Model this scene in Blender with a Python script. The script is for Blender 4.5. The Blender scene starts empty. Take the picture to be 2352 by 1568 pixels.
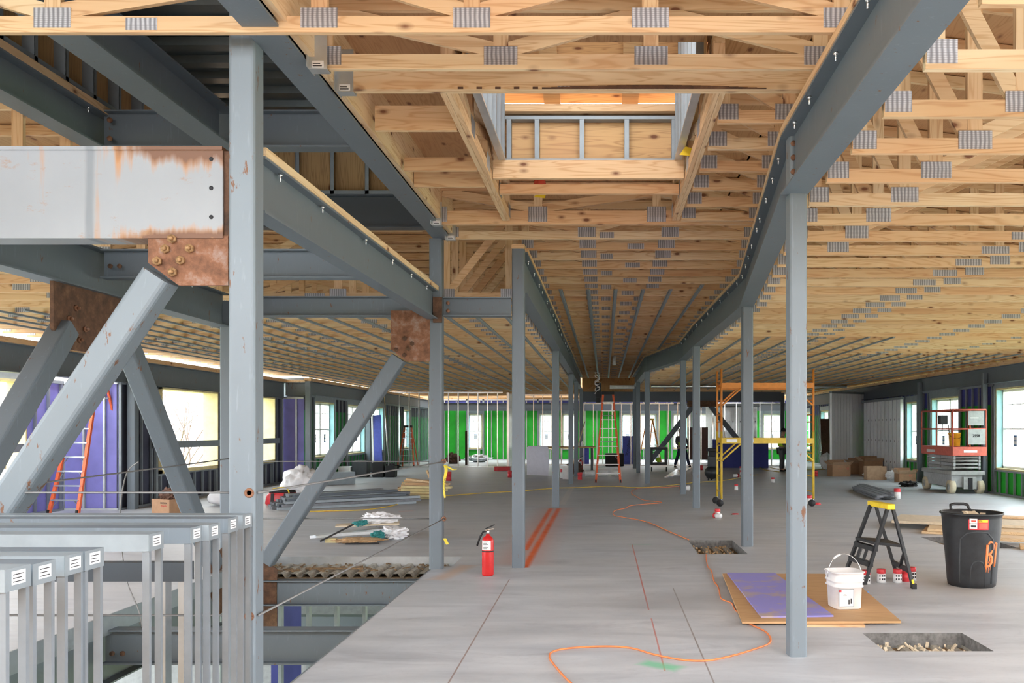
import bpy, bmesh, math, random
from mathutils import Vector, Matrix
random.seed(7)
S = bpy.context.scene
# ---------------- camera, world, exposure ----------------
F_PX, CX, HY, H = 2080.0, 1388.0, 983.0, 1.62
cam = bpy.data.cameras.new('camera'); co = bpy.data.objects.new('camera', cam)
S.collection.objects.link(co); S.camera = co
cam.sensor_width = 36; cam.lens = 36 * F_PX / 2352
cam.shift_x = -(CX - 1176) / 2352; cam.shift_y = (HY - 784) / 2352
co.location = (0, 0, H); co.rotation_euler = (math.pi / 2, 0, 0)
cam.clip_start = 0.05; cam.clip_end = 500
w = bpy.data.worlds.new('sky'); S.world = w; w.use_nodes = True
bg = w.node_tree.nodes['Background']; bg.inputs[0].default_value = (0.93, 0.97, 1.0, 1); bg.inputs[1].default_value = 5.0
S.view_settings.view_transform = 'Standard'; S.view_settings.look = 'None'
S.view_settings.gamma = 1; S.view_settings.use_curve_mapping = False
S.view_settings.exposure = 0.85
try:
    S.cycles.max_bounces = 10; S.cycles.diffuse_bounces = 6; S.cycles.transparent_max_bounces = 24
except Exception: pass
def sun_lamp(name, rot, e, ang, col=(1, 1, 1)):
    l = bpy.data.lights.new(name, 'SUN'); l.energy = e; l.angle = math.radians(ang); l.color = col
    o = bpy.data.objects.new(name, l); o.rotation_euler = [math.radians(a) for a in rot]; S.collection.objects.link(o); return o
#LIGHTS
# ---------------- helpers ----------------
COL = S.collection
def P(x, y, d): return Vector(((x - CX) * d / F_PX, d, H - (y - HY) * d / F_PX))   # photo point at distance d
def FL(x, y, z=0.0):                                                               # photo point on the floor
    d = (H - z) * F_PX / (y - HY); return Vector(((x - CX) * d / F_PX, d, z))
class MB:
    def __init__(s): s.v = []; s.f = []; s.m = []; s.mi = 0; s.sm = []; s.smooth = False
    def add(s, vs, fs):
        n = len(s.v); s.v += [Vector(v) for v in vs]
        for f in fs: s.f.append([n + i for i in f]); s.m.append(s.mi); s.sm.append(s.smooth)
        return s
    def box(s, x0, x1, y0, y1, z0, z1):
        return s.add([(x0,y0,z0),(x1,y0,z0),(x1,y1,z0),(x0,y1,z0),(x0,y0,z1),(x1,y0,z1),(x1,y1,z1),(x0,y1,z1)],
                     [(0,3,2,1),(4,5,6,7),(0,1,5,4),(1,2,6,5),(2,3,7,6),(3,0,4,7)])
    def obox(s, a, b, w, h, up=(0, 0, 1), ou=0.0, os=0.0):
        a = Vector(a); b = Vector(b); d = (b - a).normalized(); up = Vector(up)
        sd = d.cross(up)
        if sd.length < 1e-5: sd = d.cross(Vector((1, 0, 0)))
        sd.normalize(); u = sd.cross(d).normalized()
        vs = []
        for p in (a, b):
            for su, ss in ((-1,-1),(-1,1),(1,1),(1,-1)):
                vs.append(p + u * (ou + su * h / 2) + sd * (os + ss * w / 2))
        return s.add(vs, [(0,1,2,3),(4,7,6,5),(0,4,5,1),(1,5,6,2),(2,6,7,3),(3,7,4,0)])
    def ibeam(s, a, b, h, bf, tf=.014, tw=.010):      # a, b at the centre of the bottom face
        s.obox(a, b, bf, tf, ou=tf / 2); s.obox(a, b, tw, h - 2 * tf, ou=h / 2); s.obox(a, b, bf, tf, ou=h - tf / 2); return s
    def prism(s, pts, ext):
        pts = [Vector(p) for p in pts]; e = Vector(ext); n = len(pts)
        return s.add(pts + [p + e for p in pts], [list(range(n))[::-1], list(range(n, 2 * n))] + [(i, (i+1) % n, n + (i+1) % n, n + i) for i in range(n)])
    def tube(s, pts, r, n=8, closed_ends=True, radii=None):
        pts = [Vector(p) for p in pts]; k = len(pts); vs = []; fs = []; prev = None
        for i, p in enumerate(pts):
            t = (pts[min(i+1, k-1)] - pts[max(i-1, 0)])
            if t.length < 1e-9: t = Vector((0, 0, 1))
            t.normalize()
            ref = prev if prev is not None else (Vector((0,0,1)) if abs(t.z) < .9 else Vector((1,0,0)))
            a = (ref - t * ref.dot(t))
            if a.length < 1e-6: a = t.orthogonal()
            a.normalize(); bb = t.cross(a); prev = a
            rr = radii[i] if radii else r
            for j in range(n):
                q = 2 * math.pi * j / n; vs.append(p + (a * math.cos(q) + bb * math.sin(q)) * rr)
        for i in range(k - 1):
            for j in range(n): fs.append((i*n+j, i*n+(j+1)%n, (i+1)*n+(j+1)%n, (i+1)*n+j))
        if closed_ends: fs += [list(range(n))[::-1], list(range((k-1)*n, k*n))]
        o = s.smooth; s.smooth = True; s.add(vs, fs); s.smooth = o; return s
    def lathe(s, prof, c, n=24, sx=1, sy=1, rot=0, power=2.0):
        c = Vector(c); vs = []; fs = []; k = len(prof)
        for r, z in prof:
            for j in range(n):
                q = 2 * math.pi * j / n; cx = math.cos(q); sy_ = math.sin(q)
                if power != 2.0:
                    m = (abs(cx) ** power + abs(sy_) ** power) ** (-1 / power); cx *= m; sy_ *= m
                x = r * cx * sx; y = r * sy_ * sy
                vs.append(c + Vector((x * math.cos(rot) - y * math.sin(rot), x * math.sin(rot) + y * math.cos(rot), z)))
        for i in range(k - 1):
            for j in range(n): fs.append((i*n+j, i*n+(j+1)%n, (i+1)*n+(j+1)%n, (i+1)*n+j))
        fs += [list(range(n))[::-1], list(range((k-1)*n, k*n))]
        o = s.smooth; s.smooth = True; s.add(vs, fs); s.smooth = o; return s
    def build(s, name, mats, parent=None, loc=None, bevel=0):
        if not isinstance(mats, (list, tuple)): mats = [mats]
        me = bpy.data.meshes.new(name); o = bpy.data.objects.new(name, me)
        if parent is not None:
            w = Vector(parent.get('_w', (0, 0, 0))); o.parent = parent; o['_w'] = tuple(w); off = w
        else:
            if loc is None:
                xs = [v.x for v in s.v]; ys = [v.y for v in s.v]; zs = [v.z for v in s.v]
                loc = ((min(xs)+max(xs))/2, (min(ys)+max(ys))/2, min(zs))
            o.location = loc; o['_w'] = tuple(loc); off = Vector(loc)
        me.from_pydata([tuple(v - off) for v in s.v], [], s.f)
        for m in mats: me.materials.append(m)
        for p, mi, sm in zip(me.polygons, s.m, s.sm): p.material_index = mi; p.use_smooth = sm
        bm = bmesh.new(); bm.from_mesh(me); bmesh.ops.recalc_face_normals(bm, faces=bm.faces); bm.to_mesh(me); bm.free()
        COL.objects.link(o)
        if bevel:
            b = o.modifiers.new('edge', 'BEVEL'); b.width = bevel; b.segments = 2; b.limit_method = 'ANGLE'
        return o
def tag(o, label=None, cat=None, group=None, kind=None):
    if label: o['label'] = label
    if cat: o['category'] = cat
    if group: o['group'] = group
    if kind: o['kind'] = kind
    return o
def thing(name, label, cat, loc, group=None, kind=None):
    o = bpy.data.objects.new(name, None); o.location = loc; o['_w'] = tuple(Vector(loc)); o.empty_display_size = .1
    COL.objects.link(o); return tag(o, label, cat, group, kind)
def rbox_pts(cx, cy, w, r, z, n=3, ang=0):
    out = []
    for q, (sx, sy) in enumerate(((1,1),(-1,1),(-1,-1),(1,-1))):
        for k in range(n + 1):
            a = (q + k / n) * math.pi / 2
            x = sx * (w/2 - r) + r * math.cos(a); y = sy * (w/2 - r) + r * math.sin(a)
            out.append((cx + x*math.cos(ang) - y*math.sin(ang), cy + x*math.sin(ang) + y*math.cos(ang), z))
    return out
# ---------------- materials ----------------
M = {}
def newmat(name):
    m = bpy.data.materials.new(name); m.use_nodes = True; nt = m.node_tree
    b = nt.nodes['Principled BSDF']; M[name] = m
    return m, nt, b
def N(nt, t, **k):
    n = nt.nodes.new(t)
    for a, v in k.items():
        if a.startswith('i'):
            n.inputs[int(a[1:])].default_value = v
        else: setattr(n, a, v)
    return n
def coords(nt, scale, rnd=True):
    tc = N(nt, 'ShaderNodeTexCoord'); mp = N(nt, 'ShaderNodeMapping'); mp.inputs['Scale'].default_value = scale
    if rnd:
        oi = N(nt, 'ShaderNodeObjectInfo'); mu = N(nt, 'ShaderNodeMath', operation='MULTIPLY', i1=37.0); nt.links.new(oi.outputs['Random'], mu.inputs[0])
        ad = N(nt, 'ShaderNodeVectorMath', operation='ADD'); nt.links.new(tc.outputs['Object'], ad.inputs[0]); nt.links.new(mu.outputs[0], ad.inputs[1]); nt.links.new(ad.outputs[0], mp.inputs[0])
        return mp.outputs[0], oi
    nt.links.new(tc.outputs['Object'], mp.inputs[0]); return mp.outputs[0], None
def ramp(nt, src, stops):
    r = N(nt, 'ShaderNodeValToRGB'); e = r.color_ramp.elements
    while len(e) < len(stops): e.new(.5)
    for i, (p, c) in enumerate(stops): e[i].position = p; e[i].color = (*c, 1) if len(c) == 3 else c
    nt.links.new(src, r.inputs[0]); return r.outputs[0]
def mix(nt, fac, a, b, mode='MIX'):
    m = N(nt, 'ShaderNodeMix', data_type='RGBA', blend_type=mode)
    for s, v in ((m.inputs[0], fac), (m.inputs[6], a), (m.inputs[7], b)):
        if isinstance(v, (float, int)): s.default_value = v
        elif isinstance(v, (tuple, list)): s.default_value = (*v, 1)
        else: nt.links.new(v, s)
    return m.outputs[2]
def noise(nt, vec, scale, detail=4, rough=.55, dist=0):
    n = N(nt, 'ShaderNodeTexNoise'); n.inputs['Scale'].default_value = scale; n.inputs['Detail'].default_value = detail
    n.inputs['Roughness'].default_value = rough; n.inputs['Distortion'].default_value = dist
    if vec is not None: nt.links.new(vec, n.inputs['Vector'])
    return n.outputs['Fac']
def bump(nt, b, h, s, d=.01):
    n = N(nt, 'ShaderNodeBump'); n.inputs['Strength'].default_value = s; n.inputs['Distance'].default_value = d
    nt.links.new(h, n.inputs['Height']); nt.links.new(n.outputs[0], b.inputs['Normal'])
def plain(name, col, rough=.6, metal=0, var=.12, scale=12, spec=.4):
    m, nt, b = newmat(name); v, oi = coords(nt, (1, 1, 1)); f = noise(nt, v, scale)
    c = mix(nt, ramp(nt, f, [(.3, (0,0,0)), (.7, (1,1,1))]), tuple(x * (1 - var) for x in col), tuple(min(1, x * (1 + var)) for x in col))
    nt.links.new(c, b.inputs['Base Color']); b.inputs['Roughness'].default_value = rough; b.inputs['Metallic'].default_value = metal
    b.inputs['Specular IOR Level'].default_value = spec
    return m
def wood(name, ax, light=(.74,.585,.385), dark=(.50,.30,.15), rnd=.35, knots=True):
    m, nt, b = newmat(name); sc = [10, 10, 10]; sc[ax] = .7
    v, oi = coords(nt, sc)
    n1 = noise(nt, v, 1.0, 2, .5, .8)
    fr = N(nt, 'ShaderNodeMath', operation='PINGPONG', i1=1.0); wv = N(nt, 'ShaderNodeMath', operation='MULTIPLY', i1=16.0)
    nt.links.new(n1, wv.inputs[0]); nt.links.new(wv.outputs[0], fr.inputs[0])
    g = ramp(nt, fr.outputs[0], [(0, (0,0,0)), (.6, (.18,.18,.18)), (.92, (1,1,1))])
    c = mix(nt, g, light, tuple(l * .42 + d * .58 for l, d in zip(light, dark)))
    big, _ = coords(nt, (1.1, 1.1, 1.1)); f3 = noise(nt, big, 1.0, 2)
    c = mix(nt, ramp(nt, f3, [(.4, (0,0,0)), (.7, (.4,.4,.4))]), c, (.64, .38, .22))
    rr = ramp(nt, oi.outputs['Random'], [(0, (1.0,1.0,.98)), (.3, (.95,.88,.77)), (.65, (.93,.74,.60)), (1, (.76,.61,.47))])
    c = mix(nt, rnd * 2 if rnd < .5 else 1.0, c, rr, 'MULTIPLY')
    if knots:
        ks = [6.5, 6.5, 6.5]; ks[ax] = 3.2; v3, _ = coords(nt, ks)
        vo = N(nt, 'ShaderNodeTexVoronoi'); vo.inputs['Scale'].default_value = 1.0; nt.links.new(v3, vo.inputs['Vector'])
        c = mix(nt, ramp(nt, vo.outputs['Distance'], [(.075, (.95,.95,.95)), (.12, (.4,.4,.4)), (.2, (0,0,0))]), c, (.16, .06, .03))
    nt.links.new(c, b.inputs['Base Color']); b.inputs['Roughness'].default_value = .65; b.inputs['Specular IOR Level'].default_value = .25
    return m
wood('wood_x', 0); wood('wood_y', 1); wood('wood_z', 2); wood('wood_aged', 0, (.62,.50,.30), (.40,.28,.15))
wood('plywood', 1, (.70,.47,.24), (.42,.24,.10), .3); wood('plywood_x', 0, (.64,.42,.21), (.36,.20,.09), .3)
wood('plywood_dark', 2, (.46,.30,.14), (.25,.14,.06), .2)
wood('particle', 0, (.55,.35,.18), (.42,.25,.12), .1, False)
def steel(name, col, rustamt=.62, rough=.5, scr=.5):
    m, nt, b = newmat(name); v, oi = coords(nt, (1, 1, 1))
    f = noise(nt, v, 1.3, 5, .6); c = mix(nt, f, tuple(x * .86 for x in col), tuple(x * 1.12 for x in col))
    v2, _ = coords(nt, (3, 3, 1)); f2 = noise(nt, v2, 6, 5, .65)
    msk = ramp(nt, f2, [(rustamt + .06, (0,0,0)), (rustamt + .10, (1,1,1))])
    c = mix(nt, msk, c, (.16, .075, .04))
    v3, _ = coords(nt, (14, 14, 2)); f3 = noise(nt, v3, 3, 3)
    c = mix(nt, ramp(nt, f3, [(.62, (0,0,0)), (.72, (.35,.35,.35))]), c, tuple(min(1, x * 1.45) for x in col))
    nt.links.new(c, b.inputs['Base Color']); b.inputs['Roughness'].default_value = rough; b.inputs['Metallic'].default_value = .15
    bump(nt, b, f2, .08, .004); return m
steel('primer', (.14,.168,.195), .60); steel('primer_light', (.185,.22,.25), .565); steel('primer_dark', (.075,.092,.112), .70)
def rust(name, a, bcol, c3):
    m, nt, b = newmat(name); v, oi = coords(nt, (1, 1, 1)); f = noise(nt, v, 9, 8, .7)
    c = ramp(nt, f, [(.3, a), (.52, bcol), (.72, c3)])
    nt.links.new(c, b.inputs['Base Color']); b.inputs['Roughness'].default_value = .85; bump(nt, b, f, .3, .004); return m
rust('rust', (.10,.045,.025), (.24,.11,.06), (.34,.26,.23)); rust('rust_dark', (.05,.03,.02), (.12,.06,.035), (.2,.11,.06))
def galv(name, col=(.55,.59,.62), metal=.75, rough=.33, sc=3):
    m, nt, b = newmat(name); v, oi = coords(nt, (sc, sc, sc)); f = noise(nt, v, 2, 5, .6)
    c = mix(nt, f, tuple(x * .75 for x in col), tuple(min(1, x * 1.25) for x in col)); nt.links.new(c, b.inputs['Base Color'])
    b.inputs['Metallic'].default_value = metal; b.inputs['Roughness'].default_value = rough; return m
galv('galv'); galv('galv_dull', (.25,.285,.31), .35, .5); galv('panel_stud', (.23,.255,.28), .35, .35); galv('galv_bright', (.8,.84,.87), .85, .22); galv('stud_face', (.62,.66,.69), .35, .45)
galv('deck_metal', (.10,.12,.125), .7, .35); galv('chrome', (.8,.8,.82), 1, .2)
# truss plate: toothed galvanised sheet
m, nt, b = newmat('plate'); v, oi = coords(nt, (1, 1, 1))
wv = N(nt, 'ShaderNodeTexWave'); wv.bands_direction = 'X'; wv.inputs['Scale'].default_value = 12; wv.inputs['Distortion'].default_value = 1.5; wv.inputs['Detail'].default_value = 1; nt.links.new(v, wv.inputs['Vector'])
w2 = N(nt, 'ShaderNodeTexWave'); w2.bands_direction = 'Z'; w2.inputs['Scale'].default_value = 28; nt.links.new(v, w2.inputs['Vector'])
c = mix(nt, wv.outputs['Fac'], (.20,.20,.22), (.52,.52,.55)); c = mix(nt, ramp(nt, w2.outputs['Fac'], [(.75,(0,0,0)),(.95,(.5,.5,.5))]), c, (.16,.15,.15))
nt.links.new(c, b.inputs['Base Color']); b.inputs['Metallic'].default_value = .25; b.inputs['Roughness'].default_value = .5
# rust-streaked pale beam
m, nt, b = newmat('streaked'); v, oi = coords(nt, (1, 1, 1), False)
f = noise(nt, v, 2, 5); c = mix(nt, f, (.23,.25,.275), (.32,.34,.36))
sx = N(nt, 'ShaderNodeSeparateXYZ'); nt.links.new(v, sx.inputs[0])
v2, _ = coords(nt, (9, 1, .8), False); fs = noise(nt, v2, 1.5, 5, .6)
def rng(nt, src, a, b_, lo=0.0, hi=1.0):
    r = N(nt, 'ShaderNodeMapRange'); r.inputs[1].default_value = a; r.inputs[2].default_value = b_; r.inputs[3].default_value = lo; r.inputs[4].default_value = hi
    nt.links.new(src, r.inputs[0]); return r.outputs[0]
def mth(nt, op, a, b_=None, clamp=False):
    n = N(nt, 'ShaderNodeMath', operation=op); n.use_clamp = clamp
    for i, q in enumerate((a, b_)):
        if q is None: continue
        if isinstance(q, (int, float)): n.inputs[i].default_value = q
        else: nt.links.new(q, n.inputs[i])
    return n.outputs[0]
top = rng(nt, sx.outputs[2], .33, .50); bot = rng(nt, sx.outputs[2], .10, .0); rgt = rng(nt, sx.outputs[0], .05, .45)
edge = mth(nt, 'MULTIPLY', mth(nt, 'ADD', top, bot), rgt); th = mth(nt, 'ADD', mth(nt, 'MULTIPLY', fs, 1.0), mth(nt, 'MULTIPLY', edge, .45))
c = mix(nt, rng(nt, th, .62, .85), c, (.42,.20,.07)); c = mix(nt, rng(nt, mth(nt,'ADD',fs,edge), .95, 1.25), c, (.15,.065,.03))
v3, _ = coords(nt, (1.2, 1, 2.5), False); fb_ = noise(nt, v3, 3.2, 7, .72); c = mix(nt, rng(nt, fb_, .60, .70, 0, .8), c, (.30,.15,.06))
xx = mth(nt, 'ABSOLUTE', mth(nt, 'ADD', sx.outputs[0], mth(nt, 'ADD', mth(nt, 'MULTIPLY', mth(nt, 'SUBTRACT', fs, .5), .05), -.075))); c = mix(nt, rng(nt, xx, .035, .012, 0, .6), c, (.13,.15,.17))
nt.links.new(c, b.inputs['Base Color']); b.inputs['Roughness'].default_value = .5
plain('orange_steel', (.62,.22,.04), .5); plain('red_paint', (.62,.09,.06), .5); plain('lift_red', (.60,.13,.09), .55)
plain('ladder_orange', (.72,.13,.05), .5); plain('yellow_paint', (.62,.42,.05), .45); plain('yellow', (.85,.62,.03), .5); plain('bucket_yellow', (.8,.38,.02), .5)
plain('black_plastic', (.022,.024,.027), .45, var=.3); plain('black', (.012,.012,.014), .6); plain('charcoal', (.05,.055,.06), .6)
plain('white_plastic', (.80,.78,.77), .45, var=.05); plain('white_sheet', (.80,.80,.82), .6, var=.07, scale=5); plain('paper', (.68,.68,.78), .7, var=.04)
plain('red_can', (.60,.04,.05), .4); plain('ext_red', (.55,.02,.02), .25, var=.08); plain('label', (.75,.75,.75), .6, var=.05); plain('ink', (.03,.03,.035), .7)
plain('green_board', (.018,.36,.025), .7, var=.18, scale=2); plain('green_shade', (.03,.32,.08), .8, var=.2, scale=2); plain('purple_board', (.25,.24,.62), .7, var=.1, scale=3)
plain('navy_board', (.06,.07,.27), .8, var=.15, scale=2); plain('dark_board', (.05,.055,.085), .8, var=.2, scale=3); plain('blue_foam', (.07,.09,.38), .7)  # navy_board doubles as purple board with shade put into its colour
plain('teal_wrap', (.33,.60,.66), .5, var=.12, scale=4); plain('vinyl', (.85,.88,.88), .4, var=.03); plain('buck_wood', (.62,.53,.28), .7, var=.12, scale=6)
plain('cardboard', (.36,.21,.12), .8, var=.1); plain('cardboard_light', (.50,.34,.22), .8, var=.1); plain('brown_leather', (.12,.06,.04), .7, var=.3)
plain('orange_cord', (.80,.24,.08), .5); plain('yellow_cord', (.70,.50,.08), .5); plain('cable', (.23,.23,.23), .5, .4); plain('rubber', (.02,.02,.022), .7)
plain('cream_tire', (.62,.55,.40), .8); plain('lift_grey', (.33,.34,.33), .6); plain('grey_paint', (.40,.42,.43), .6); plain('dark_red', (.05,.018,.012), .5)
plain('teal', (.03,.22,.22), .6); plain('hivis', (.45,.75,.03), .7); plain('navy_cloth', (.02,.025,.06), .9); plain('grey_cloth', (.09,.09,.10), .9); plain('skin', (.42,.24,.16), .6)
plain('saw_dust', (.50,.33,.18), .95, var=.3, scale=30); plain('grey_plank', (.17,.18,.20), .7, var=.2); plain('dust_brown', (.20,.13,.07), .95, var=.5, scale=25)
plain('sky_blue', (.10,.22,.45), .6); plain('pvc', (.72,.72,.70), .4); plain('grass', (.30,.36,.16), .95, var=.3, scale=.3); plain('bank', (.50,.44,.40), .95, var=.25, scale=.6)
plain('branch', (.28,.20,.18), .9); plain('brick_out', (.42,.20,.15), .9); plain('lower_floor', (.33,.34,.35), .7); plain('bone', (.62,.52,.38), .8)
# caution tape
m, nt, b = newmat('caution'); b.inputs['Base Color'].default_value = (.75,.62,.05,1)
# purple drywall with dirt
m, nt, b = newmat('purple_dirty'); v, oi = coords(nt, (1, 1, 1)); f = noise(nt, v, 3.2, 6, .65)
c = mix(nt, ramp(nt, f, [(.50, (0,0,0)), (.66, (1,1,1))]), (.27,.25,.60), (.42,.33,.30)); nt.links.new(c, b.inputs['Base Color']); b.inputs['Roughness'].default_value = .8
# glass
m, nt, b = newmat('glass'); nt.nodes.remove(b); out = nt.nodes['Material Output']
tr = N(nt, 'ShaderNodeBsdfTransparent'); tr.inputs[0].default_value = (.93,.97,.97,1); gl = N(nt, 'ShaderNodeBsdfGlossy'); gl.inputs['Roughness'].default_value = .03
mx = N(nt, 'ShaderNodeMixShader', i0=.06); nt.links.new(tr.outputs[0], mx.inputs[1]); nt.links.new(gl.outputs[0], mx.inputs[2]); nt.links.new(mx.outputs[0], out.inputs[0])
# dimpled shiny stud metal
m, nt, b = newmat('dimpled'); v, oi = coords(nt, (1, 1, 1)); b.inputs['Base Color'].default_value = (.88,.90,.92,1); b.inputs['Metallic'].default_value = .3; b.inputs['Roughness'].default_value = .3
f = noise(nt, v, 5.0, 1, .3); bump(nt, b, f, .6, .05)
# concrete with paint marks (world metres, floor object at the origin)
m, nt, b = newmat('concrete'); v, _ = coords(nt, (1, 1, 1), False)
f1 = noise(nt, v, .35, 6, .6, .4); vs, _ = coords(nt, (.7, 3.0, 1), False); f2 = noise(nt, vs, 1.1, 6, .65, .6); f3 = noise(nt, v, 18, 4, .7)
c = ramp(nt, f2, [(.28, (.35,.38,.425)), (.5, (.48,.51,.555)), (.72, (.61,.64,.68))])
c = mix(nt, ramp(nt, f1, [(.35, (0,0,0)), (.7, (.5,.5,.5))]), c, (.64,.62,.60))
c = mix(nt, rng(nt, f3, .55, .8, 0, .25), c, (.30,.29,.29))
v4, _ = coords(nt, (1, 2.6, 1), False); f4 = noise(nt, v4, .8, 7, .7, 1.0); c = mix(nt, rng(nt, f4, .54, .70, 0, .5), c, (.33,.335,.37))
sx = N(nt, 'ShaderNodeSeparateXYZ'); tc = N(nt, 'ShaderNodeTexCoord'); nt.links.new(tc.outputs['Object'], sx.inputs[0])
wob = mth(nt, 'MULTIPLY', mth(nt, 'SUBTRACT', noise(nt, v, 7, 3), .5), .03)
def seg(x0, y0, x1, y1, hw, soft, wobble=True):
    dx, dy = x1 - x0, y1 - y0; L = math.hypot(dx, dy); ux, uy = dx / L, dy / L
    rx = mth(nt, 'SUBTRACT', sx.outputs[0], x0); ry = mth(nt, 'SUBTRACT', sx.outputs[1], y0)
    t = mth(nt, 'ADD', mth(nt, 'MULTIPLY', rx, ux), mth(nt, 'MULTIPLY', ry, uy))
    q = mth(nt, 'ADD', mth(nt, 'MULTIPLY', rx, -uy), mth(nt, 'MULTIPLY', ry, ux))
    if wobble: q = mth(nt, 'ADD', q, wob)
    q = mth(nt, 'ABSOLUTE', q); tt = mth(nt, 'SUBTRACT', mth(nt, 'ABSOLUTE', mth(nt, 'SUBTRACT', t, L / 2)), L / 2)
    return rng(nt, mth(nt, 'MAXIMUM', q, tt), hw + soft, hw)
def paint(c, px, hw, soft, col, amt, wobble=True):
    for (a, b_) in zip(px[:-1], px[1:]):
        p = FL(*a); q = FL(*b_); c = mix(nt, mth(nt, 'MULTIPLY', seg(p.x, p.y, q.x, q.y, hw, soft, wobble), amt), c, col)
    return c
OR = (.80,.13,.02)
c = paint(c, [(1174,1290), (1268,1168)], .10, .28, (.62,.30,.24), .35); c = paint(c, [(1215,1290), (1290,1168)], .10, .25, (.62,.30,.24), .3)
c = paint(c, [(1207,1262), (1265,1168)], .018, .05, OR, .9); c = paint(c, [(1206,1302), (1283,1168)], .018, .05, OR, .95)
c = paint(c, [(1287,1158), (1312,1116)], .02, .03, (.66,.62,.60), .6); c = paint(c, [(1295,1158), (1318,1116)], .02, .03, (.66,.62,.60), .6)
c = paint(c, [(1452,1250), (1490,1400)], .004, .006, (.55,.12,.08), .8, False); c = paint(c, [(1496,1420), (1527,1540)], .003, .006, (.55,.12,.08), .7, False)
c = paint(c, [(1546,1350), (1640,1568)], .003, .005, (.20,.16,.14), .7, False); c = paint(c, [(1170,1330), (1030,1568)], .003, .005, (.25,.15,.12), .8, False)
c = paint(c, [(1495,1524), (1540,1532)], .03, .07, (.10,.58,.28), .65); c = paint(c, [(1455,1250), (1485,1250)], .02, .08, (.25,.5,.38), .4)
c = paint(c, [(700,1174), (800,1175)], .015, .04, (.75,.25,.18), .6); c = paint(c, [(920,1174), (945,1173)], .015, .04, (.75,.25,.18), .6)
c = paint(c, [(1010,1328), (1070,1300)], .03, .12, (.62,.36,.20), .5)
c = paint(c, [(1500,1383), (1590,1375)], .03, .5, (.27,.27,.28), .45); c = paint(c, [(608,1165), (2352,1163)], .004, .012, (.27,.27,.26), .5, False)
c = paint(c, [(2010,1300), (2230,1352)], .1, .5, (.52,.42,.32), .4)
nt.links.new(c, b.inputs['Base Color']); b.inputs['Roughness'].default_value = .42; b.inputs['Specular IOR Level'].default_value = .5
nt.links.new(rng(nt, f2, .3, .7, .36, .6), b.inputs['Roughness']); bump(nt, b, f3, .05, .003)
plain('shaded_concrete', (.17,.165,.16), .95, var=.4, scale=22)  # darker concrete for slab sides, shade of the openings put into its colour
# ---------------- floor slab with its openings ----------------
XL, XR, YB = -9.6, 9.7, 46.5
HOLES = [(-4.3, -2.0, -2, 10.62, 'shaft'), (-4.3, -1.79, 10.62, 11.42, 'deck'), (2.04, 2.83, 6.58, 7.17, 'box'), (1.21, 1.85, 11.66, 13.1, 'box'), (4.71, 5.6, 12.2, 13.5, 'box')]
def slab(name, holes, x0, x1, y0, y1, z0, z1, mat, kind='structure'):
    xs = sorted({x0, x1} | {h[0] for h in holes} | {h[1] for h in holes}); ys = sorted({y0, y1} | {min(max(h[2], y0), y1) for h in holes} | {h[3] for h in holes})
    hole = lambda x, y: any(h[0] < x < h[1] and h[2] < y < h[3] for h in holes)
    solid = [[(not hole((xs[i]+xs[i+1])/2, (ys[j]+ys[j+1])/2)) for j in range(len(ys)-1)] for i in range(len(xs)-1)]
    mb = MB(); ok = lambda i, j: 0 <= i < len(xs)-1 and 0 <= j < len(ys)-1 and solid[i][j]
    for i in range(len(xs)-1):
        for j in range(len(ys)-1):
            if not solid[i][j]: continue
            a, b_, c_, d_ = xs[i], xs[i+1], ys[j], ys[j+1]
            mb.add([(a,c_,z1),(b_,c_,z1),(b_,d_,z1),(a,d_,z1)], [(0,1,2,3)]); mb.add([(a,c_,z0),(b_,c_,z0),(b_,d_,z0),(a,d_,z0)], [(3,2,1,0)])
            if not ok(i-1,j): mb.add([(a,c_,z0),(a,d_,z0),(a,d_,z1),(a,c_,z1)], [(0,1,2,3)])
            if not ok(i+1,j): mb.add([(b_,c_,z0),(b_,d_,z0),(b_,d_,z1),(b_,c_,z1)], [(3,2,1,0)])
            if not ok(i,j-1): mb.add([(a,c_,z0),(b_,c_,z0),(b_,c_,z1),(a,c_,z1)], [(0,1,2,3)])
            if not ok(i,j+1): mb.add([(a,d_,z0),(b_,d_,z0),(b_,d_,z1),(a,d_,z1)], [(3,2,1,0)])
    o = mb.build(name, [mat, M['shaded_concrete']], loc=(0, 0, 0))
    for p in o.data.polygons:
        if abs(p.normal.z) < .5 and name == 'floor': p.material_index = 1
    tag(o, kind=kind); return o
slab('floor', HOLES, -10.9, 9.95, -1.5, YB, -.13, 0, M['concrete'])
# corrugated deck left bare in the openings, slab edge angle
def corrugated(x0, x1, y0, y1, z, pitch=.15, h=.045, along='y'):
    mb = MB(); k = int((x1 - x0) / pitch); a = x0
    for i in range(k + 1):
        p0 = x0 + i * pitch; pr = [(p0, z), (p0+pitch*.18, z+h), (p0+pitch*.55, z+h), (p0+pitch*.73, z), (p0+pitch, z)]
        for (xa, za), (xb, zb) in zip(pr[:-1], pr[1:]):
            if xa >= x1: continue
            xb = min(xb, x1); mb.add([(xa,y0,za),(xb,y0,zb),(xb,y1,zb),(xa,y1,za)], [(0,1,2,3)])
    return mb
plain('deck_top', (.40,.38,.33), .55, .2, var=.35, scale=14)
t = thing('trim_1', None, None, (-3, 11, -.13), kind='structure')
corrugated(-4.3, -1.79, 10.6, 11.42, -.128).build('bare_deck', M['deck_top'], t)
mb = MB()
for i in range(60):
    x = random.uniform(-4.1, -1.9); y = random.uniform(10.7, 11.35); a = random.uniform(0, 3.1); L = random.uniform(.02, .12)
    mb.obox((x, y, -.085), (x + L*math.cos(a), y + L*math.sin(a), -.075), .02, .01)
mb.box(-3.6, -2.9, 10.9, 10.93, -.08, -.06)
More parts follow.
